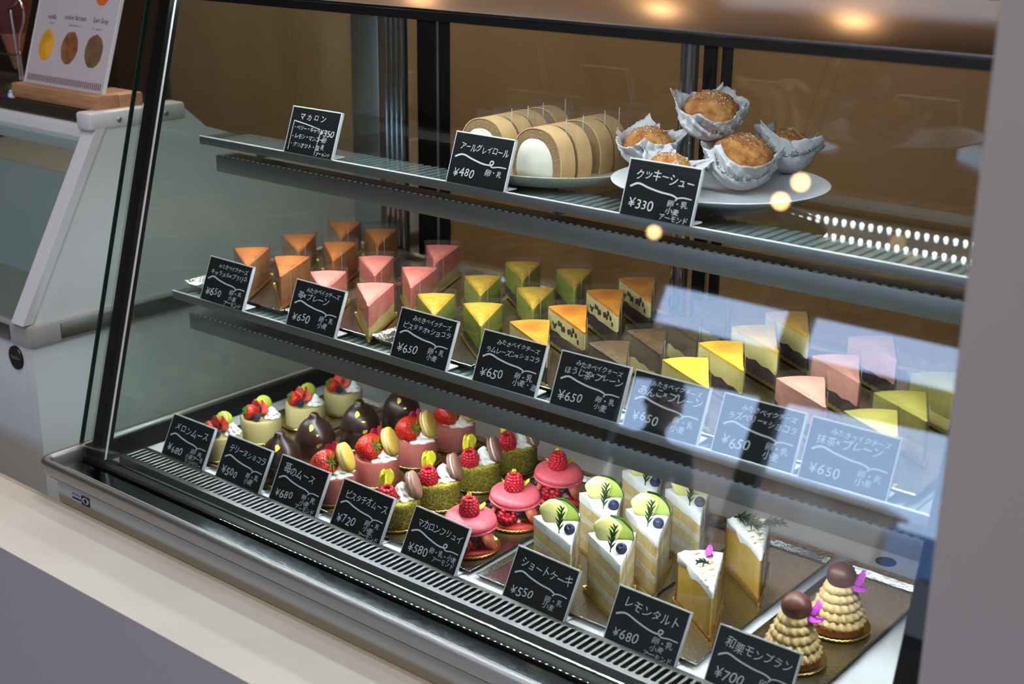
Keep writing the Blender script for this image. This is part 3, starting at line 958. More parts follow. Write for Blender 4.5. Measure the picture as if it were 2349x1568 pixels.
def rosemary(c, rotm, parent, L=.028, n=26, spread=.011, bend=.006, nm='rosemary_sprig'):
    bm = B()
    st = [(bend * (t ** 2), L * t, .002 * sin(pi * t)) for t in [i / 8 for i in range(9)]]
    tube(bm, st, .0007, 6)
    xf(bm, T(c) @ rotm)
    o = obj(nm, bm, 'stem', parent)
    bm = B()
    for i in range(n):
        t = .15 + .85 * i / n; p = Vector((bend * t * t, L * t, .002 * sin(pi * t)))
        az = i * 2.4; el = random.uniform(.5, 1.0)
        d = Vector((cos(az) * sin(el), cos(el) * .9 + .1, sin(az) * sin(el) * .8 + .25)).normalized()
        ln = spread * random.uniform(.75, 1.15) * (1 - .35 * t)
        q = p + d * ln + Vector((0, 0, -.0008))
        tube(bm, [p, p + d * ln * .5 + Vector((0, 0, .0006)), q], .00105, 5, taper=lambda u: 1.0 if u < .6 else .25)
    xf(bm, T(c) @ rotm)
    obj('rosemary_needles', bm, 'rose', o)
    return o


# ------------------------------------------------------------------ wedge cakes: tip on +X, back of the slice on -X, base at z = 0
def wedge(L, w, off=0.0, m=7):
    h = w / 2 + off * 1.05; tip = L + off * 2.6; bk = -off
    pts = []
    for i in range(m): t = i / m; pts.append((bk + (tip - bk) * t * .985, h * (1 - t) + .0008 * (t > 0)))
    pts.append((tip - .0012, .0016)); pts.append((tip, 0)); pts.append((tip - .0012, -.0016))
    for i in range(m - 1, -1, -1): t = i / m; pts.append((bk + (tip - bk) * t * .985, -h * (1 - t) - .0008 * (t > 0)))
    for k in range(1, 6):
        f = k / 6; pts.append((bk - .0055 * sin(pi * f), -h + 2 * h * f))
    return pts


def layer(L, w, zb, zt, off=0.0, crown=0.0):
    o = wedge(L, w, off); bm = B()
    fb = zb if callable(zb) else (lambda x, y: zb); ft = zt if callable(zt) else (lambda x, y: zt)
    a = [bm.verts.new((x, y, fb(x, y))) for x, y in o]; b = [bm.verts.new((x, y, ft(x, y))) for x, y in o]
    n = len(o)
    ins = [(L * .36 + (x - L * .36) * .93, y * .9) for x, y in o]
    c = [bm.verts.new((x, y, ft(x, y) + crown)) for x, y in ins]
    ct = bm.verts.new((L * .36, 0, ft(L * .36, 0) + crown)); cb = bm.verts.new((L * .36, 0, fb(L * .36, 0)))
    for i in range(n):
        j = (i + 1) % n
        bm.faces.new((a[i], a[j], b[j], b[i])); bm.faces.new((b[i], b[j], c[j], c[i])); bm.faces.new((c[i], c[j], ct)); bm.faces.new((a[j], a[i], cb))
    return bm


def board_wedge(parent, L, w):
    bm = B(); n = 10
    o = wedge(L, w, .0042, m=22); i1 = wedge(L, w, .0026, m=22)
    N = len(o)
    top = lambda k: .0040 + (.0016 if k % 2 else 0)
    oo = [(x, y, top(k)) for k, (x, y) in enumerate(o)]; ob = [(x * .995 + .0002, y * .97, 0) for x, y in o]
    ii = [(x, y, top(k) - .0006) for k, (x, y) in enumerate(i1)]; ib = [(x, y, .0007) for x, y in i1]
    V = [[bm.verts.new(p) for p in r] for r in (ob, oo, ii, ib)]
    for r, s in zip(V, V[1:]):
        for k in range(N): bm.faces.new((r[k], r[(k + 1) % N], s[(k + 1) % N], s[k]))
    bm.faces.new(V[3]); bm.faces.new(V[0][::-1])
    return obj('gold_board', bm, 'gold', parent, 30)


def film_wedge(parent, L, w, z1, seam=True, back=True):
    bm = B(); o = wedge(L, w, .0022)
    if not back: o = o[:17]
    a = [bm.verts.new((x, y, .003)) for x, y in o]; b = [bm.verts.new((x, y, z1)) for x, y in o]
    n = len(o)
    for i in range(n if back else n - 1): bm.faces.new((a[i], a[(i + 1) % n], b[(i + 1) % n], b[i]))
    f = obj('clear_film', bm, 'film', parent, 25)
    if seam:
        bm = B(); x, y = o[5]
        box(bm, x - .0003, x + .0009, y + .0002, y + .0007, .010, z1 + .002)
        x, y = o[10]; 
        xf(bm, Matrix.Identity(4)); obj('film_seam', bm, 'seam', f, 0)
    return f


def slice_cake(name, label, group, cat, L, w, lay, film=True, filmz=.006, h=None):
    t = thing(name, label, cat, (0, 0, 0), 0, group)
    for nm, zb, zt, mat, off, crown in lay:
        obj(nm, layer(L, w, zb, zt, off, crown), mat, t, 50)
    board_wedge(t, L, w)
    if film: film_wedge(t, L, w, (h or .0455) + filmz)
    return t


def wav(z, amp, k=110, ph=0, tx=0, ty=0):
    return lambda x, y: z + amp * ns(x * k, y * k, ph) + tx * x + ty * y


def put(proto, spots, labels, z):
    for i, ((x, y, a), l) in enumerate(zip(spots, labels)):
        if i == 0:
            proto.location = (x, y, z); proto.rotation_euler = (0, 0, radians(a)); proto['label'] = l
        else:
            dup(proto, (x, y, z), radians(a + random.uniform(-2, 2)), l)


SZ = .9486; SL = .0448
def lay3(z1, crust, fill, base, slant=0.0, amp=.002, cr=.0035, names=('top_crust', 'filling', 'base_layer')):
    zb = wav(z1, amp, 100, 1.3, -slant); zc = lambda x, y: SL - cr
    return [(names[2], .0012, zb, base, 0, 0), (names[1], zb, zc, fill, 0, 0), (names[0], zc, SL, crust, .0001, .0006)]


pr = slice_cake('caramel_cheesecake_slice', '', 'caramel cheesecake slices', 'cake slice', .108, .050, lay3(.014, 'carmt', 'carm', 'carb'))
put(pr, [(.128, .2486, -44), (.2080, .2548, -50), (.1180, .3485, -44), (.1990, .3570, -47), (.1100, .4520, -47), (.1840, .4560, -46)],
    ['front left caramel slice, half behind the first card of the middle shelf', 'front right caramel slice beside the nearest pink strawberry slice',
     'caramel slice second from the front in the left column', 'caramel slice second from the front in the right column',
     'rearmost caramel slice in the left column, by the side pane', 'rearmost caramel slice in the right column, before the steel pilaster'], SZ)
pr = slice_cake('strawberry_cheesecake_slice', '', 'strawberry cheesecake slices', 'cake slice', .103, .049, lay3(.018, 'sp', 'sp', 'pla', .02, .002))
put(pr, [(.3054, .2330, -47), (.3960, .2328, -51), (.2972, .3339, -48), (.3838, .3319, -53), (.3246, .4440, -52)],
    ['pink strawberry slice half behind the second card of the middle shelf', 'nearest full pink strawberry slice with its yellow base showing',
     'pink strawberry slice in the middle of the left column', 'pink strawberry slice behind the nearest full one', 'rearmost pink strawberry slice, standing alone at the back'], SZ)
pr = slice_cake('pistachio_cheesecake_slice', '', 'pistachio cheesecake slices', 'cake slice', .094, .049, lay3(.013, 'pit', 'pib', 'cho', 0, .0015, .003))
put(pr, [(.4897, .2500, -49), (.5628, .2580, -51), (.4774, .3567, -51), (.5678, .3584, -54), (.4725, .4500, -51), (.5500, .4680, -53)],
    ['front left pistachio slice with a glossy yellow top, behind the third card', 'front right pistachio slice with a glossy golden top', 'pistachio slice second from the front in the left column',
     'pistachio slice second from the front in the right column', 'rearmost pistachio slice in the left column', 'rearmost pistachio slice in the right column'], SZ)
pr = slice_cake('rum_raisin_cheesecake_slice', '', 'rum raisin cheesecake slices', 'cake slice', .110, .049, lay3(.020, 'rut', 'rub', 'cho', 0, .003, .003))
bm = B(); L_, w_ = .110, .049
for i in range(20):
    s = random.choice((-1, -1, 1)); u = random.uniform(.03, .85); z = random.uniform(.024, .038)
    x = L_ * u; y = s * (w_ / 2) * (1 - u)
    r = random.uniform(.0026, .0046)
    sph(bm, (x, y, z), r, (1.2, .35, 1), 10, 6, rot('Z', -s * 12.5).to_3x3())
obj('raisins', bm, 'raisin', pr)
put(pr, [(.6530, .2406, -41), (.6488, .3224, -41), (.6428, .4120, -44), (.6404, .4900, -45)],
    ['front rum raisin slice with a glossy amber top, behind the fourth card', 'second rum raisin slice from the front', 'third rum raisin slice from the front, dark raisins on its cut face', 'rearmost rum raisin slice, near the rear door'], SZ)
pr = slice_cake('roasted_tea_cheesecake_slice', '', 'roasted tea cheesecake slices', 'cake slice', .089, .049, lay3(.018, 'hot', 'hob', 'rub', 0, .003, .003))
put(pr, [(.7740, .2377, -43), (.7820, .3050, -45), (.7860, .3760, -48), (.7753, .4650, -49)],
    ['front brown roasted tea slice, behind the fifth card', 'second brown roasted tea slice from the front', 'third brown roasted tea slice from the front', 'rearmost roasted tea slice in the upper band of glare'], SZ)
pr = slice_cake('red_bean_cheesecake_slice', '', 'red bean cheesecake slices', 'cake slice', .099, .052, lay3(.019, 'ant', 'anb', 'anr', 0, .0025, .003))
put(pr, [(.8733, .2458, -43), (.8720, .3240, -43), (.8690, .4040, -45), (.8713, .4830, -47)],
    ['front golden red bean slice with a browned top, behind the sixth card', 'second golden red bean slice, its top brightest yellow', 'third golden red bean slice from the front', 'rearmost red bean slice in the upper band of glare'], SZ)
pr = slice_cake('raspberry_cheesecake_slice', '', 'raspberry cheesecake slices', 'cake slice', .090, .053, lay3(.018, 'rat', 'rat', 'cho', 0, .0025, .003))
put(pr, [(1.0020, .2753, -46), (.9965, .3687, -46), (.9960, .4600, -48)],
    ['front rosy raspberry slice, behind the seventh card', 'middle rosy raspberry slice', 'rearmost rosy raspberry slice in the upper band of glare'], SZ)
pr = slice_cake('matcha_cheesecake_slice', '', 'matcha cheesecake slices', 'cake slice', .084, .055, lay3(.016, 'mat', 'mat', 'mab', 0, .002, .003))
put(pr, [(1.1036, .2330, -47), (1.1031, .3040, -48), (1.1073, .3880, -49)],
    ['front olive matcha slice, behind the eighth card', 'middle olive matcha slice at the right end of the middle shelf', 'rearmost olive matcha slice at the right end of the middle shelf'], SZ)


# ------------------------------------------------------------------ trays
def tray(label, x0, x1, y0, y1, z, group, emb_back=True, emb_left=False):
    t = thing('silver_tray', label, 'cake tray', ((x0 + x1) / 2, (y0 + y1) / 2, z), 0, group)
    a, b = (x1 - x0) / 2, (y1 - y0) / 2
    bm = B(); e = .005
    r = [[(-a + e, -b + e, 0), (a - e, -b + e, 0), (a - e, b - e, 0), (-a + e, b - e, 0)],
         [(-a, -b, .0055), (a, -b, .0055), (a, b, .0075), (-a, b, .0075)],
         [(-a + .001, -b + .001, .0060), (a - .001, -b + .001, .0060), (a - .001, b - .001, .0080), (-a + .001, b - .001, .0080)],
         [(-a + e + .001, -b + e + .001, .0016), (a - e - .001, -b + e + .001, .0016), (a - e - .001, b - e - .001, .0016), (-a + e + .001, b - e - .001, .0016)]]
    loft(bm, r)
    obj('tray_base', bm, 'silver', t, 20)
    n = max(4, int((2 * a) / .011))
    def strip(p0, p1, wdir):
        bm = B(); k = n * 8; rows = []
        for i in range(k + 1):
            f = i / k; px = p0[0] + (p1[0] - p0[0]) * f; py = p0[1] + (p1[1] - p0[1]) * f
            row = []
            for j in range(7):
                g = j / 6; hgt = .0085 + .0010 * sin(f * n * 6.28) * sin(g * 9.4) * (1 - g) + .0006 * sin(f * n * 11 + g * 5) * (1 - g) + .0030 * (g)
                row.append((px + wdir[0] * g * .011, py + wdir[1] * g * .011, hgt - .0022))
            rows.append(row)
        V = [[bm.verts.new(p) for p in r_] for r_ in rows]
        for i in range(k):
            for j in range(6): bm.faces.new((V[i][j], V[i + 1][j], V[i + 1][j + 1], V[i][j + 1]))
        return bm
    if emb_back:
        obj('embossed_rim', strip((-a, b - .0005), (a, b - .0005), (0, 1)), 'emboss', t, 60)
    if emb_left:
        obj('embossed_rim', strip((-a + .0005, -b), (-a + .0005, b), (-.55, 0)), 'emboss', t, 60)
    return t


for x0, x1, lab in [(.124, .243, 'silver cake tray under the melon mousse cups at the left end of the bottom row'), (.248, .356, 'silver cake tray under the chocolate domes'),
                    (.361, .459, 'silver cake tray under the strawberry mousse cups'), (.464, .578, 'silver cake tray under the pistachio crumb cakes'),
                    (.584, .690, 'silver cake tray under the pink macaron cakes'), (.6985, .8885, 'wide silver cake tray under the melon shortcakes'),
                    (.8945, 1.0035, 'silver cake tray under the lemon tarts, its brown mirror bare at the back'), (1.0165, 1.1270, 'silver cake tray under the chestnut cakes at the right end of the bottom row')]:
    tray(lab, x0, x1, .0885, .398, .7203, 'silver trays on the case floor')
for x0, x1, lab, el in [(.0885, .290, 'silver cake tray under the caramel slices at the left end of the middle shelf', True), (.3045, .462, 'silver cake tray under the pink strawberry slices', True), (.468, .630, 'silver cake tray under the pistachio slices', True),
                    (.634, .766, 'silver cake tray under the rum raisin slices', False), (.770, .866, 'silver cake tray under the brown roasted tea slices', False), (.870, .972, 'silver cake tray under the golden red bean slices', False),
                    (.976, 1.080, 'silver cake tray under the rosy raspberry slices', False), (1.084, 1.190, 'silver cake tray under the matcha slices at the right end of the middle shelf', False)]:
    tray(lab, x0, x1, .159, .484, .9453, 'silver trays on the middle shelf', True, el)

# ------------------------------------------------------------------ bottom row
FZ = .7222
I4 = Matrix.Identity(4)


def face(x, y): return degrees_(atan2(CAM.x - x, y - CAM.y))
def degrees_(r): return r * 180 / pi


def cup(parent, r, h, mat, nm, dish=.002):
    bm = B(); lathe(bm, [(.0005, .0014), (r - .0015, .0014), (r, .003), (r, h - .002), (r - .001, h), (r - .004, h - dish), (.0005, h - dish)], 44)
    return obj(nm, bm, mat, parent, 40)


def collar(parent, r, h):
    bm = B(); n = 44
    a = [bm.verts.new((r * cos(2 * pi * i / n), r * sin(2 * pi * i / n), .003)) for i in range(n)]
    b = [bm.verts.new((r * cos(2 * pi * i / n), r * sin(2 * pi * i / n), h)) for i in range(n)]
    for i in range(n): bm.faces.new((a[i], a[(i + 1) % n], b[(i + 1) % n], b[i]))
    return obj('clear_collar', bm, 'film', parent, 60)


# melon mousse cups: fruit heaped on a pale cup
t = thing('melon_mousse_cake', '', 'mousse cake', (0, 0, 0), 0, 'melon mousse cups')
board_round(t); cup(t, .0295, .034, 'mel', 'mousse_cup'); collar(t, .0303, .037)
b = B(); sph(b, (.005, .009, .0490), .0125, (1, 1, 1.05), 24, 16); obj('green_grape', b, 'grape', t)
strawberry((-.0150, -.004, .0425), rot('Y', -60) @ rot('X', 20), t, .78)
for k, (az, p_) in enumerate(((20, (-.004, -.008, .0435)), (140, (-.0015, -.0045, .048)), (250, (-.005, -.005, .046)), (320, (.000, -.010, .042)))):
    petal(p_, rot('Z', az) @ rot('X', 50), t, .0165, .018, 'petalr', 'scarlet_petal')
blueberry((-.0065, -.0160, .0385), rot('X', 50), t, .0058)
swirl((.0160, -.0055, .0335), .0115, .0165, t, ridges=7)
spots = [(.1850, .1290), (.1780, .2080), (.1860, .2870), (.1860, .3660)]
labs = ['nearest melon mousse cup, half behind the left end card', 'second melon mousse cup from the front', 'third melon mousse cup from the front, before the rearmost', 'rearmost melon mousse cup, against the black side gasket']
put(t, [(x, y, face(x, y)) for x, y in spots], labs, FZ)

# dark chocolate domes
t = thing('chocolate_dome_cake', '', 'chocolate cake', (0, 0, 0), 0, 'chocolate dome cakes')
board_round(t)
bm = B(); lathe(bm, [(.0005, .0014), (.0285, .0014), (.0295, .004), (.0292, .020), (.0280, .0245), (.0005, .0245)], 40); obj('chocolate_base', bm, 'choc', t, 50)
bm = B(); lathe(bm, [(.0275, .0235), (.0288, .0262), (.0286, .032), (.0262, .041), (.0215, .0495), (.0150, .0565), (.0100, .0600), (.0072, .0635), (.0068, .066), (.0040, .0685), (.0005, .0688)], 40,
               fr=lambda a, k: 1 + .025 * sin(a + k * .6) * (k > 2)); obj('chocolate_dome', bm, 'choc', t, 60)
flake((-.004, -.0205, .0535), rot('X', 52) @ rot('Z', 75), t, .0062); flake((.006, -.0288, .0300), rot('X', 82) @ rot('Z', 30), t, .0052); flake((.004, -.025, .044), rot('X', 66), t, .003)
spots = [(.3120, .1280), (.2940, .2080), (.3050, .2860), (.3120, .3650)]
labs = ['nearest dark chocolate dome, behind the 500 yen card', 'second dark chocolate dome from the front with a long gold fleck', 'third dark chocolate dome from the front with a peaked tip', 'rearmost dark chocolate dome, cut off by the shelf above']
put(t, [(x, y, face(x, y)) for x, y in spots], labs, FZ)

# strawberry mousse
t = thing('strawberry_mousse_cake', '', 'mousse cake', (0, 0, 0), 0, 'strawberry mousse cups')
board_round(t); cup(t, .0305, .0365, 'pinkm', 'mousse_cup', .001); collar(t, .0312, .0385)
swirl((.006, -.002, .0350), .022, .016, t, ridges=9)
strawberry((-.0095, -.0060, .0515), rot('Y', 30) @ rot('X', 42) @ rot('Y', 24), t, 1.34)
macaron((.0185, .001, .0555), rot('Z', -8) @ rot('Y', 68) @ rot('X', 4), t, .0205, 'macy')
petal((-.002, .012, .052), rot('Z', 30) @ rot('X', 65), t, .018, .013, 'petalm', 'magenta_petal')
petal((.003, .013, .052), rot('Z', -10) @ rot('X', 50), t, .020, .012, 'petalm', 'magenta_petal')
spots = [(.4085, .1330), (.4140, .2110), (.4090, .2930), (.4100, .3740)]
labs = ['nearest strawberry mousse cup with a yellow macaron, behind the third bottom card', 'second strawberry mousse cup, its whole strawberry and yellow macaron in full view',
        'third strawberry mousse cup from the front, purple petal behind its berry', 'rearmost strawberry mousse cup, cut off by the shelf above']
put(t, [(x, y, face(x, y)) for x, y in spots], labs, FZ)

# pistachio crumb cakes
t = thing('pistachio_crumb_cake', '', 'mousse cake', (0, 0, 0), 0, 'pistachio crumb cakes')
board_round(t)
random.seed(3)
bm = B(); n = 72
def crumb(a, k): return 1 + (.018 * sin(a * 19 + k * 3.1) + .014 * sin(a * 31 - k * 5.3) + random.uniform(-.012, .012))
pf = [(.030, .0016)] + [(.0312, .003 + .0300 * i / 12) for i in range(13)] + [(.0300, .0350), (.027, .0345)]
lathe(bm, pf, n, fr=crumb, fz=lambda a, k: random.uniform(-.0009, .0009)); obj('crumb_coating', bm, 'crumb', t, 70)
bm = B(); lathe(bm, [(.0005, .0352), (.024, .0352), (.0275, .0347), (.0275, .034), (.0005, .034)], 40, fr=lambda a, k: 1 + .03 * sin(5 * a)); obj('pistachio_top', bm, 'pistc', t, 60)
swirl((.0085, -.001, .0350), .0165, .0215, t, ridges=8)
raspberry((-.0105, -.0150, .0440), rot('X', 12), t, 1.30)
macaron((.0235, .004, .0490), rot('Z', -6) @ rot('Y', 70), t, .0190, 'macb')
petal((-.006, .007, .047), rot('Z', 62) @ rot('X', 42), t, .022, .019, 'petaly', 'yellow_petal', .8)
petal((-.011, .000, .0485), rot('Z', 118) @ rot('X', 62), t, .017, .017, 'petaly', 'yellow_petal', .9)
petal((-.007, .008, .049), rot('Z', 24) @ rot('X', 70), t, .020, .016, 'petaly', 'yellow_petal', .35)
petal((.012, -.010, .0545), rot('Z', -60) @ rot('X', 10), t, .007, .004, 'leaf', 'green_leaf')
blueberry((-.0205, -.0050, .0400), rot('X', 30), t, .0056)
spots = [(.5250, .1330), (.5250, .2110), (.5270, .2900), (.5280, .3690)]
labs = ['nearest pistachio crumb cake, half behind the 720 yen card', 'second pistachio crumb cake from the front, raspberry and mocha macaron in full view', 'third pistachio crumb cake from the front', 'rearmost pistachio crumb cake, half hidden by the shelf above']
put(t, [(x, y, face(x, y)) for x, y in spots], labs, FZ)

# pink macaron cakes
t = thing('pink_macaron_cake', '', 'macaron cake', (0, 0, 0), 0, 'pink macaron cakes')
board_round(t, .0365)
macaron((0, 0, .0020), I4, t, .0325, 'macpd', 'macaron_base', .008, double=False)
swirl((-.003, -.003, .0085), .019, .026, t, 'cream_filling', ridges=10, turns=2.4)
def berry_piece(c, rm, s=1.0):
    bm = B(); pts = []
    rings = []
    for k in range(7):
        f = k / 6; w = .011 * s * sin(pi * (.12 + .8 * f)) ; hh = .007 * s * sin(pi * (.15 + .75 * f)); x = (f - .5) * .030 * s
        rings.append([(x, w * cos(a), max(-.0012, hh * sin(a))) for a in [2 * pi * i / 14 for i in range(14)]])
    loft(bm, rings); xf(bm, T(c) @ rm)
    return obj('strawberry_slice', bm, 'strawin', t, 60)
berry_piece((.0185, -.0150, .0210), rot('Z', 25) @ rot('Y', 62) @ rot('X', 30), 1.35)
berry_piece((-.0230, -.0080, .0205), rot('Z', 160) @ rot('Y', 60), 1.3)
berry_piece((.016, .016, .0190), rot('Z', 60) @ rot('Y', 60))
raspberry((-.0085, -.0205, .0185), rot('X', 60) @ rot('Z', 20), t, 1.42)
raspberry((-.012, .020, .0170), rot('X', -60), t, 1.1)
blueberry((.0040, -.0250, .0270), rot('X', 85), t, .0068)
blueberry((-.0270, -.0120, .0270), rot('X', 70), t, .0058)
macaron((0, 0, .0325), rot('X', 6) @ rot('Y', 2), t, .0330, 'macp', 'macaron_lid', .0155, double=False)
raspberry((-.0015, -.0030, .0555), I4, t, 1.28)
petal((-.006, .007, .0490), rot('Z', 115) @ rot('X', 22), t, .014, .013, 'petaly', 'yellow_petal')
petal((.006, .006, .0490), rot('Z', -80) @ rot('X', 15), t, .014, .011, 'petaly', 'yellow_petal')
petal((-.001, .006, .0500), rot('Z', 10) @ rot('X', 62), t, .019, .010, 'petaly', 'yellow_petal')
spots = [(.6440, .1420), (.6400, .2330), (.6400, .3240)]
labs = ['nearest pink macaron cake with a raspberry upright on top', 'middle pink macaron cake, a strawberry slice at its front', 'rearmost pink macaron cake, its raspberry cut off by the shelf above']
put(t, [(x, y, face(x, y)) for x, y in spots], labs, FZ)

# melon shortcakes
L_, w_ = .076, .054
t = thing('melon_shortcake_slice', '', 'cake slice', (0, 0, 0), 0, 'melon shortcakes')
zz = [(.0014, .018, 'sponge', 'sponge_layer'), (.018, .026, 'creamlayer', 'cream_layer'), (.026, .041, 'sponge', 'sponge_layer'), (.041, .049, 'creamlayer', 'cream_layer'), (.049, .0640, 'sponge', 'sponge_layer')]
for k, (a, c_, m_, nm) in enumerate(zz):
    zb = a if k == 0 else wav(a, .0012, 130, k, -.03, .02); zt = wav(c_, .0012, 130, k + 1, -.03, .02)
    obj(nm, layer(L_, w_, zb, zt, .0003 if m_ == 'creamlayer' else 0), m_, t, 50)
obj('cream_top', layer(L_, w_, wav(.0640, .0012, 130, 5, -.03, .02), .0735, .0006, .0010), 'cream', t, 60)
# pale melon lump, green melon crescent with rind
bm = B(); V = []
rings = []
for k in range(9):
    f = k / 8; y = (f - .5) * .010; s = (1 - (2 * f - 1) ** 4) ** .5 + .02
    rings.append([(.0005 + (.0155 + .0012 * sin(5 * a)) * s * cos(a), y, .0135 + .0150 * s * sin(a) * (1 if sin(a) > 0 else .9)) for a in [2 * pi * i / 28 for i in range(28)]])
loft(bm, rings); xf(bm, T((.0190, -.0085, .0725)) @ rot('Z', 80) @ rot('X', -14)); obj('pale_melon_piece', bm, 'melony', t, 50)
def cres(r0, r1, th, a0, a1, n=18):
    bm = B(); rings = []
    for i in range(n + 1):
        a = a0 + (a1 - a0) * i / n; e = sin(pi * min(1, max(0, (i / n) * .96 + .02))) ** .5
        rr0 = r1 - (r1 - r0) * e
        rings.append([(rr0 * cos(a), -th * e / 2 - .0003, rr0 * sin(a)), (r1 * cos(a), -th / 2, r1 * sin(a)), (r1 * cos(a), th / 2, r1 * sin(a)), (rr0 * cos(a), th * e / 2 + .0003, rr0 * sin(a))])
    loft(bm, rings); return bm
mm = T((.0150, -.0035, .0735)) @ rot('Z', 82) @ rot('X', -10)
bm = cres(.002, .0262, .0085, .0, 1.62); xf(bm, mm); gm = obj('green_melon_piece', bm, 'melong', t, 50)
bm = cres(.0259, .0270, .0088, .0, 1.62); xf(bm, mm); obj('melon_rind', bm, 'rind', gm, 50)
blueberry((.0505, .0045, .0795), rot('X', 20) @ rot('Y', 40), t, .0066)
rosemary((.052, -.008, .0755), rot('Z', 82) @ rot('X', 46), t, .030, 15, .012, .005)
film_wedge(t, L_, w_, .0760); board_wedge(t, L_, w_)
spots = [(.7620, .1610, -41), (.7640, .2480, -42), (.8385, .1650, -47), (.8345, .2460, -49), (.8385, .3250, -46), (.7650, .3380, -45)]
labs = ['melon shortcake at front left, behind the 550 yen card', 'melon shortcake second from the front in the left column', 'nearest melon shortcake, in the front of the right column beside the lemon tart card', 'melon shortcake second from the front in the right column, next to the front lemon tart',
        'rearmost melon shortcake in the right column, its top cut off by the shelf above', 'rearmost melon shortcake in the left column, only its blueberry and rosemary in view']
put(t, spots, labs, FZ + .0001)

# lemon tarts
L_, w_ = .088, .050
def tart(label, big):
    t = thing('lemon_tart_slice', label, 'tart slice', (0, 0, 0), 0, 'lemon tarts')
    obj('tart_crust', layer(L_, w_, .0014, .0060), 'crust', t, 50)
    obj('lemon_curd', layer(L_ - .003, w_ - .001, .0060, wav(.0540, .003, 60, .4, .03)), 'lemon', t, 50)
    bm = B(); o = wedge(L_, w_, .0008); bk = [p for p in o if p[0] < .0006]
    bk.sort(key=lambda p: p[1])
    loft(bm, [[(x - .0028, y, .0014), (x + .0002, y, .0014), (x + .0002, y, .052), (x - .0028, y, .055)] for x, y in bk]); obj('back_crust', bm, 'crust', t, 40)
    bm = B(); rng = random.Random(5)
    obj('meringue_base', layer(L_ - .001, w_, wav(.0530, .0045, 70, 2.2, .02), wav(.0620, .0012, 150, 1), .0010, .002), 'curdwhite', t, 70)
    for i in range(30):
        u = (i % 10 + .5) / 10; s = (-1, 0, 1)[i // 10]
        x = L_ * u * .92; y = s * w_ / 2 * (1 - u) * .72
        r = .0062 * (1 - .35 * u)
        sph(bm, (x + rng.uniform(-.001, .001), y, .0600 + rng.uniform(0, .003)), r, (1.15, 1.05, .75), 12, 8)
    obj('meringue_piping', bm, 'curdwhite', t, 80)
    bm = B()
    for i in range(9):
        u = .08 + .085 * i; y = (.010 if i % 2 else -.006) * (1 - u)
        sph(bm, (L_ * u, y, .0658 - .0012 * u), .0030, (.45, 1.9, .35), 10, 6, rot('Z', 25).to_3x3())
    obj('toasted_ridges', bm, 'toast', t, 80)
    film_wedge(t, L_, w_, .072 if not big else .060); board_wedge(t, L_, w_)
    return t
t1 = tart('front lemon tart slice in clear film, a small purple petal on its meringue', False)
rosemary((.040, .004, .0690), rot('Z', -140) @ rot('X', 20), t1, .020, 18, .009, .003)
petal((.020, .004, .0695), rot('Z', 60) @ rot('X', 35), t1, .012, .009, 'petalp', 'purple_petal'); petal((.020, .004, .0695), rot('Z', -60) @ rot('X', 20), t1, .009, .008, 'petalp', 'purple_petal')
t1.location = (.9310, .2080, FZ); t1.rotation_euler = (0, 0, radians(-50))
t2 = tart('rear lemon tart slice with a large rosemary sprig on its meringue', True)
rosemary((.010, -.020, .0700), rot('Z', -62) @ rot('X', 14), t2, .052, 40, .017, .010)
rosemary((.034, .006, .0700), rot('Z', -30) @ rot('X', 22), t2, .030, 24, .014, .004)
t2.location = (.9280, .3210, FZ); t2.rotation_euler = (0, 0, radians(-51))

# chestnut mont blancs
t = thing('mont_blanc_cake', '', 'chestnut cake', (0, 0, 0), 0, 'chestnut mont blanc cakes')
board_round(t, .0370)
bm = B(); lathe(bm, [(.0005, .0014), (.0270, .0014), (.0300, .0030), (.0312, .0115), (.0300, .0120), (.0285, .0095), (.0005, .0095)], 44, fr=lambda a, k: 1 + .006 * sin(a * 40)); obj('tart_shell', bm, 'crust_d', t, 40)
bm = B(); N = 168; K = 5
cone = lambda z: .0300 - .0165 * ((z - .0095) / .045)
for k in range(K):
    z0 = .0100 + k * .0090; R0 = cone(z0); ph = random.uniform(0, 6)
    lathe(bm, [(R0 * .55, z0 + .0005), (R0 * .93, z0 - .0006), (R0 * 1.03, z0 + .0016), (R0 * 1.02, z0 + .0052), (R0 * .90, z0 + .0088), (R0 * .55, z0 + .0106)], N,
          fr=lambda a, j, k=k, ph=ph: 1 + (0, .045, .060, .060, .045, 0)[j] * sin((21 - 2 * k) * a + ph + 1.0 * j),
          fz=lambda a, j, k=k, ph=ph: (.0007 * sin((21 - 2 * k) * a + ph + 2.2) + .0012 * sin(2 * a + k)) * (j in (1, 2, 3)))
obj('chestnut_cream_ruffles', bm, 'mont', t, 80)
bm = B(); sph(bm, (.0005, -.001, .0640), .0156, (1.02, 1.0, .96), 28, 18); obj('glazed_chestnut', bm, 'chest', t)
petal((.0145, -.004, .0590), rot('Z', -75) @ rot('X', 40), t, .017, .018, 'petalp', 'purple_petal'); petal((.0150, -.006, .0570), rot('Z', -110) @ rot('X', -15), t, .015, .015, 'petalp', 'purple_petal')
spots = [(1.0715, .1690), (1.0770, .2610)]
put(t, [(x, y, face(x, y)) for x, y in spots], ['front chestnut mont blanc, half behind the 700 yen card', 'rear chestnut mont blanc, standing clear on its tray'], FZ)

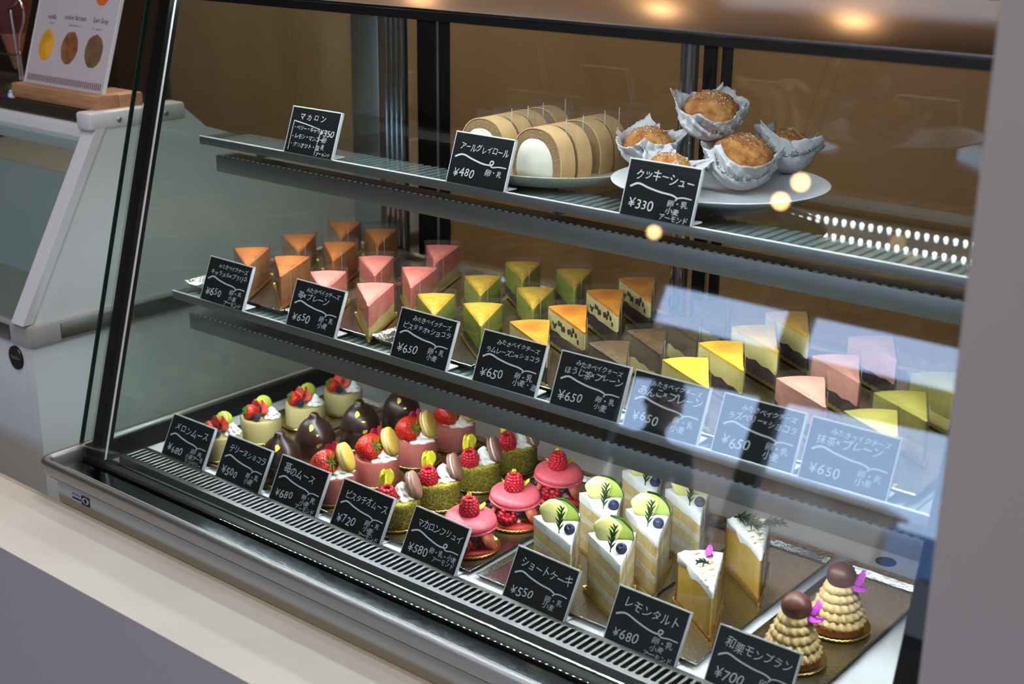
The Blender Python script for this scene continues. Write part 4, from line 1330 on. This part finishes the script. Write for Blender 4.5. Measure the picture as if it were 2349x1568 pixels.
# ------------------------------------------------------------------ upper shelf: roll cakes on stoneware, cream puffs on china
UT = 1.1578
pt = thing('stoneware_plate', 'round speckled stoneware plate under the roll cakes', 'plate', (.617, .335, UT))
bm = B(); lathe(bm, [(.0005, 0), (.096, 0), (.112, .004), (.1285, .0165), (.1290, .0185), (.1265, .0188), (.114, .0105), (.100, .0080), (.0005, .0075)], 72); obj('plate_body', bm, 'stone', pt, 45)
pw = thing('china_plate', 'large white china plate with a ribbed rim under the cream puffs', 'plate', (.857, .326, UT))
bm = B(); lathe(bm, [(.0005, .0035), (.062, .0035), (.066, 0), (.070, 0), (.072, .0045), (.092, .012), (.1225, .0230), (.1235, .0245), (.1215, .0252), (.092, .0150), (.070, .0080), (.0005, .0075)], 120,
               fz=lambda a, k: (.0006 * sin(a * 60) if k in (8, 9) else 0)); obj('plate_body', bm, 'china', pw, 45)


def arch(w, h, n=26):
    pts = [(-w * .47, 0)]
    for i in range(n + 1):
        a = pi - pi * i / n
        pts.append((w / 2 * (abs(cos(a)) ** .85) * (1 if cos(a) > 0 else -1), h * (.20 + .80 * max(0, sin(a)) ** .80)))
    pts.append((w * .47, 0)); return pts


def roll_slice():
    t = thing('roll_cake_slice', '', 'cake slice', (0, 0, 0), 0, 'tea roll cake slices')
    w, h, th = .076, .063, .027
    def ring(ow, oh, iw, ih, zoff, y0, y1, dx=0):
        bm = B(); o = arch(ow, oh); i_ = [(x + dx, z + zoff) for x, z in arch(iw, ih)]
        n = len(o)
        A = [bm.verts.new((x, y0, z)) for x, z in o]; Bv = [bm.verts.new((x, y1, z)) for x, z in o]; Cv = [bm.verts.new((x, y0, z)) for x, z in i_]; D = [bm.verts.new((x, y1, z)) for x, z in i_]
        for k in range(n):
            j = (k + 1) % n
            bm.faces.new((A[k], A[j], Bv[j], Bv[k])); bm.faces.new((Cv[k], Cv[j], A[j], A[k])); bm.faces.new((Bv[k], Bv[j], D[j], D[k])); bm.faces.new((Cv[j], Cv[k], D[k], D[j]))
        return bm
    obj('roll_skin', ring(w, h, w - .003, h - .002, .0008, 0, th), 'rskin', t, 50)
    obj('roll_sponge', ring(w - .003, h - .002, w - .020, h - .014, .0012, .0004, th - .0004, -.003), 'rsponge', t, 50)
    bm = B(); o = [(x - .003, z + .0012) for x, z in arch(w - .020, h - .014)]
    loft(bm, [[(x * .9 - .0005, -.0010, z * .93 + .002) for x, z in o], [(x, .0010, z) for x, z in o], [(x, th - .0008, z) for x, z in o]]); obj('roll_cream', bm, 'rcream', t, 50)
    bm = B(); v = [bm.verts.new(p) for p in ((-.034, th + .0012, .001), (.036, th + .0012, .001), (.036, th + .0012, .068), (-.034, th + .0012, .068))]; bm.faces.new(v)
    f = obj('clear_film', bm, 'film', t, 0)
    bm = B(); box(bm, .022, .0232, th + .0006, th + .0011, .045, .0735); obj('film_seam', bm, 'seam', f, 0)
    return t


pr = roll_slice()
put(pr, [(.656, .2440, 0), (.656, .2770, 0), (.654, .3240, 0), (.652, .3570, 0), (.563, .2560, 0), (.562, .2890, 0), (.560, .3220, 0), (.558, .3700, 0)],
    ['front roll cake slice of the right row, its white cream face in full view', 'second roll cake slice of the right row', 'third roll cake slice of the right row, after the gap', 'rearmost roll cake slice of the right row',
     'front roll cake slice of the left row, behind the 480 yen card', 'second roll cake slice of the left row', 'third roll cake slice of the left row', 'rearmost roll cake slice of the left row, after the gap'], UT + .0080)


def puff(name, label, loc, R, paper, tilt=(0, 0), rz=0, seed=1, lift=1.0, txt=None, half=.055):
    rng = random.Random(seed)
    t = thing('cream_puff', label, 'cream puff', loc, radians(rz), 'paper wrapped cream puffs')
    Q = rot('X', tilt[0]) @ rot('Y', tilt[1])
    bm = B(); vs = sph(bm, (0, 0, 0), R, (1, 1, .82), 80, 52)
    p1, p2 = rng.uniform(0, 9), rng.uniform(0, 9)
    for v in bm.verts:
        d = v.co.normalized()
        k = 1 + .045 * ns(d.x * 5, d.y * 5 + d.z * 4, p1) + .040 * ns(d.x * 11 + d.z * 9, d.y * 11, p2) + .026 * ns(d.x * 27, d.y * 27 + d.z * 23, p1) + .012 * ns(d.x * 61 + d.z * 40, d.y * 57, p2)
        v.co = v.co * k
    xf(bm, T((0, 0, R * .90)) @ Q)
    obj('choux_crust', bm, 'puff', t, 180)
    bm = B()
    for i in range(150):
        a = rng.uniform(0, 2 * pi); e = rng.uniform(0, .75)
        d = Vector((sin(e) * cos(a), sin(e) * sin(a), cos(e)))
        k = 1 + .045 * ns(d.x * 5, d.y * 5 + d.z * 4, p1) + .040 * ns(d.x * 11 + d.z * 9, d.y * 11, p2) + .026 * ns(d.x * 27, d.y * 27 + d.z * 23, p1) + .012 * ns(d.x * 61 + d.z * 40, d.y * 57, p2)
        c = Vector((d.x * R, d.y * R, d.z * R * .82)) * (k + .003)
        ico(bm, c, rng.uniform(.0003, .0008), 1)
    xf(bm, T((0, 0, R * .90)) @ Q)
    obj('icing_sugar', bm, 'sugar', t, 0)['kind'] = 'stuff'
    # square paper pressed into a cup around the puff, corners flaring out
    q1 = rng.uniform(0, 9)
    def S(u, v):
        r = max(abs(u), abs(v)) ** .35 * hypot(u, v) ** .65; a = atan2(v, u)
        rad = R * 1.10 * sin(min(r / R, 1.45)) if r / R < 1.45 else R * 1.10 * sin(1.45) + (r - 1.45 * R) * (.34 + .30 * sin(3 * a + q1))
        z = R * .90 - R * .88 * cos(min(r / R, 1.5)) + max(0, r - 1.5 * R) * .92
        cr = (.0026 * ns(a * 5, r * 130, q1) + .0020 * ns(a * 11, r * 220, q1 + 2)) * min(1, r / R)
        rad *= 1 + .05 * sin(2 * a + q1)
        return Vector(((rad + cr) * cos(a), (rad + cr) * sin(a), max(.0004, z * lift + cr * .6)))
    bm = B(); n = 40; H = half
    V = [[bm.verts.new(S(H * (2 * i / n - 1), H * (2 * j / n - 1))) for j in range(n + 1)] for i in range(n + 1)]
    for i in range(n):
        for j in range(n): bm.faces.new((V[i][j], V[i + 1][j], V[i + 1][j + 1], V[i][j + 1]))
    xf(bm, T((0, 0, R * .9)) @ Q @ T((0, 0, -R * .9)))
    p_ = obj('waxed_paper', bm, 'paper', t, 60)
    so = p_.modifiers.new('thick', 'SOLIDIFY'); so.thickness = .0003; so.offset = 1
    # printed band and lettering along two edges of the sheet
    bm = B()
    def decal(fn, u0, u1, v0, v1, k=24):
        A = [[bm.verts.new(fn(u0 + (u1 - u0) * i / k, v)) for v in (v0, v1)] for i in range(k + 1)]
        for i in range(k): bm.faces.new((A[i][0], A[i + 1][0], A[i + 1][1], A[i][1]))
    def off(u, v, s=1.0):
        p = S(u, v); e = .0008
        nrm = (S(u + e, v) - p).cross(S(u, v + e) - p)
        if nrm.length > 0: nrm.normalize()
        return p - nrm * .0007
    for sgn in (1, -1):
        decal(lambda u, v: off(u, sgn * v), -H * .9, H * .9, H * .66, H * .69)
    for sgn, words in ((-1, txt or 'BAKE LIKE THE HOCHWE'), (1, 'AU CHOC · TATIN')):
        tb = B(); write(tb, words, -H * .82, 0, .0085, jit=0, slant=0)
        mp_ = [bm.verts.new(off(v.co.x * (1 if sgn < 0 else -1), sgn * (H * .76) + v.co.y * (1 if sgn < 0 else -1) * (-1 if sgn > 0 else 1) * (1 if sgn < 0 else -1))) for v in tb.verts]
        tb.verts.index_update()
        for f in tb.faces:
            try: bm.faces.new([mp_[v.index] for v in f.verts])
            except ValueError: pass
        tb.free()
    xf(bm, T((0, 0, R * .9)) @ Q @ T((0, 0, -R * .9)))
    obj('paper_print', bm, 'print', p_, 0)
    return t


PZ = UT + .0108
puff('d', 'large cream puff in a full paper bowl at the front right of the white plate', (.8650, .3580, PZ), .0365, None, (8, 6), 34, 4, half=.0690)
puff('c', 'small cream puff in white paper just above the 330 yen card', (.8127, .2889, PZ), .0255, None, (8, 0), 85, 3, half=.0520)
puff('b', 'cream puff at the back left of the white plate beside the roll cakes', (.7515, .3350, PZ + .0125), .0285, None, (4, -10), 75, 2, half=.0570)
puff('e', 'cream puff at the back right of the white plate, paper tails sticking up behind it', (.8810, .4330, PZ + .010), .0300, None, (-8, 10), 20, 5, half=.0620)
puff('a', 'cream puff on top of the pile, tipped forward in its paper', (.8200, .3600, PZ + .0515), .0320, None, (16, -6), 62, 1, half=.0610)


# ------------------------------------------------------------------ ice cream freezer beside the case, menu stand, cone rack
FX = -.12
fz_ = wthing('ice_cream_freezer', 'white ice cream display freezer with slanted glass beside the cake case', 'freezer', (-.7, .3, 0))
prof = [(.030, .05), (.030, .836), (.030, .8895), (.1755, 1.150), (.1755, 1.1695), (.318, 1.1695), (.334, 1.160), (.372, 1.128), (.45, 1.102), (.70, 1.050), (.95, 1.04), (.95, .05)]
wobj('side_panel', prism_x(B(), prof[:1] + prof[1:], FX - .022, FX), 'whitem', fz_, 25)
wobj('freezer_body', box(B(), -1.6, FX - .0225, .030, .93, .05, .836), 'whitem', fz_)
bm = B(); box(bm, -1.6, FX + .006, .022, .95, .838, .8745, .006); wobj('bumper', bm, 'grey', fz_)
bm = B(); box(bm, -1.6, FX - .045, .0195, .0225, .8445, .8680, .0008); box(bm, FX + .0055, FX + .0085, .075, .95, .8445, .8680, .0008); wobj('bumper_insert', bm, 'steel_dark', fz_)
sl = lambda z: .030 + (z - .8895) * (.1755 - .030) / (1.150 - .8895)
wobj('sloped_post', prism_x(B(), [(sl(.876) - .006, .876), (sl(1.150) - .006, 1.150), (sl(1.150) + .010, 1.150), (sl(.876) + .010, .876)], FX - .030, FX + .0015), 'white', fz_)
wobj('freezer_glass', prism_x(B(), [(sl(.878), .878), (sl(1.148), 1.148), (sl(1.148) + .004, 1.148), (sl(.878) + .004, .878)], -1.6, FX - .0305), 'glass_side', fz_, 0)
wobj('freezer_liner', prism_x(B(), [(.20, .838), (.16, 1.07), (.17, 1.07), (.21, .838)], -1.6, FX - .0225), 'whitem', fz_)
wobj('top_rail', box(B(), -1.6, FX - .0225, .1655, .178, 1.1080, 1.1500, .002), 'white', fz_)
wobj('top_cap', box(B(), FX - .034, FX + .002, .158, .332, 1.1455, 1.1715, .004), 'white', fz_)
wobj('dark_lid', box(B(), -1.6, FX - .0345, .1760, .345, 1.1505, 1.1695), 'darkglass', fz_)
for y in (.2091, .2953):
    bm = B(); sph(bm, (FX + .0022, y, 1.158), .0045, (.6, 1, 1), 14, 10); wobj('dome_screw', bm, 'steel', fz_, 80)
bm = B(); lathe(bm, [(.0003, 0), (.0185, 0), (.0185, .0025), (.0003, .0025)], 36); xf(bm, T((-.1675, .0298, .8140)) @ rot('X', 90)); bd = wobj('round_badge', bm, 'black', fz_)
bm = B(); lathe(bm, [(.0172, .0026), (.0178, .0030), (.0180, .0026)], 36, cap0=False, cap1=False); xf(bm, T((-.1675, .0298, .8140)) @ rot('X', 90)); wobj('badge_ring', bm, 'steel_dark', fz_, 60, bd)
bm = B(); ribbon(bm, spline([(-.011, -.001), (-.008, .003), (-.006, -.002), (-.002, .002), (.001, -.002), (.004, .003), (.007, -.001), (.011, .002)], 5), .0009)
xf(bm, T((-.1675, .0271, .8140)) @ rot('X', 90)); wobj('badge_scrawl', bm, 'grey', fz_, 0, bd)

ms = wthing('menu_stand', 'white menu card of ice cream flavours in a pale wooden stand on the freezer', 'menu stand', (-.25, .21, 1.1698))
WB = 1.1698
wobj('wood_block', box(B(), -.3650, -.1370, .1830, .2250, WB, WB + .0225, .0022), 'wood', ms)
wobj('wood_rear_foot', box(B(), -.215, -.1370, .2252, .2680, WB, WB + .0215, .002), 'wood', ms)
a0 = Vector((-.3600, .2050, WB + .018)); ang = radians(18.5)
SM = T(a0) @ rot('X', -18.5) @ Matrix(((1, 0, 0, 0), (0, 0, -1, 0), (0, 1, 0, 0), (0, 0, 0, 1)))
SW, SH = .211, .255
bm = B(); box(bm, 0, SW, 0, SH, -.0018, .0018); xf(bm, SM); wobj('menu_card', bm, 'signw', ms, 0)
for a_, b_ in ((SW + .0002, SW + .0016), (-.0016, -.0002)):
    bm = B(); box(bm, a_, b_, -.005, SH, -.0026, .0026); xf(bm, SM); wobj('clear_sleeve_edge', bm, 'aedge', ms, 0)
bm = B()
for i in range(40): box(bm, .006 + i * .0050, .0082 + i * .0050, .0085, .0190, .0018, .0020)
xf(bm, SM); wobj('tick_border', bm, 'ink2', ms, 0)
def lab(t, u, v, s, m='ink', w=None):
    bm = B(); write(bm, t, u, v, s, jit=0, slant=0, width=w); xf(bm, SM @ T((0, 0, .0021))); wobj('menu_lettering', bm, m, ms, 0)
lab('vanilla', .0300, .1085, .0115, w=.025); lab('cookie &cream', .0760, .1105, .0115, w=.058); lab('Earl Gray', .1530, .1100, .0115, w=.039)
lab('バニラ', .0370, .1000, .0045); lab('クッキー&クリーム', .0900, .1000, .0045, w=.032); lab('アールグレイ', .1540, .0985, .0045, w=.025)
def ball(u, v, ru, rv, mat, sd):
    rng = random.Random(sd); bm = B()
    pts = [(u + ru * cos(a) * (1 + rng.uniform(-.04, .04)), v + rv * sin(a) * (1 + rng.uniform(-.04, .04))) for a in [2 * pi * k / 36 for k in range(36)]]
    prism(bm, pts, .0018, .0021); xf(bm, SM); wobj('printed_scoop', bm, mat, ms, 0)
ball(.0405, .0670, .0195, .0250, 'sgy', 1); ball(.1035, .0670, .0215, .0255, 'sgb', 2); ball(.1680, .0665, .0225, .0255, 'sgt', 3); ball(.1640, .1600, .0195, .0240, 'sgo', 4)

rk = wthing('cone_rack', 'chrome wire rack holding wafer cones at the left edge, behind the menu stand', 'wire rack', (-.56, .30, 1.1698))
def wire(pts, r=.0019, nm='wire'):
    bm = B(); tube(bm, spline(pts, 6), r, 8); wobj(nm, bm, 'chrome', rk, 80)
Y0 = .30
wire([(-.540, Y0, 1.288), (-.5345, Y0, 1.220), (-.530, Y0, 1.1705)]); wire([(-.525, Y0 + .002, 1.1705), (-.527, Y0 + .002, 1.235), (-.505, Y0 + .002, 1.275), (-.503, Y0, 1.297), (-.515, Y0, 1.306), (-.527, Y0, 1.298), (-.545, Y0, 1.292), (-.60, Y0, 1.290), (-.66, Y0, 1.290)])
wire([(-.530, Y0, 1.2135), (-.545, Y0, 1.212), (-.60, Y0, 1.212), (-.66, Y0, 1.212)]); wire([(-.66, Y0, 1.292), (-.66, Y0, 1.230), (-.66, Y0, 1.1705)])
cn = wthing('wafer_cone', 'dark red paper sleeved wafer cone hanging in the wire rack at the left edge', 'ice cream cone', (-.585, .31, 1.25))
bm = B(); lathe(bm, [(.0004, 1.182), (.004, 1.184), (.0265, 1.262), (.0250, 1.262), (.0004, 1.20)], 28, c=(-.577, .322, 0)); wobj('cone_tip', bm, 'cone2', cn)
bm = B(); lathe(bm, [(.0222, 1.246), (.034, 1.286), (.044, 1.33), (.042, 1.33), (.0255, 1.264)], 28, c=(-.577, .322, 0), cap0=False, cap1=False); wobj('cone_sleeve', bm, 'cone', cn)
kb = wthing('chrome_knob', 'small domed chrome bell on the freezer lid left of the menu stand', 'bell', (-.4, .2, 1.1698))
bm = B(); lathe(bm, [(.0004, 1.1698), (.020, 1.1698), (.020, 1.1735), (.0165, 1.1740), (.0155, 1.1800), (.0105, 1.1850), (.004, 1.1868), (.0004, 1.1870)], 30, c=(-.402, .2120, 0)); wobj('bell_dome', bm, 'chrome', kb, 40)
for o in list(bpy.data.objects):
    if o.type == 'EMPTY' and not o.children:
        bpy.data.objects.remove(o)
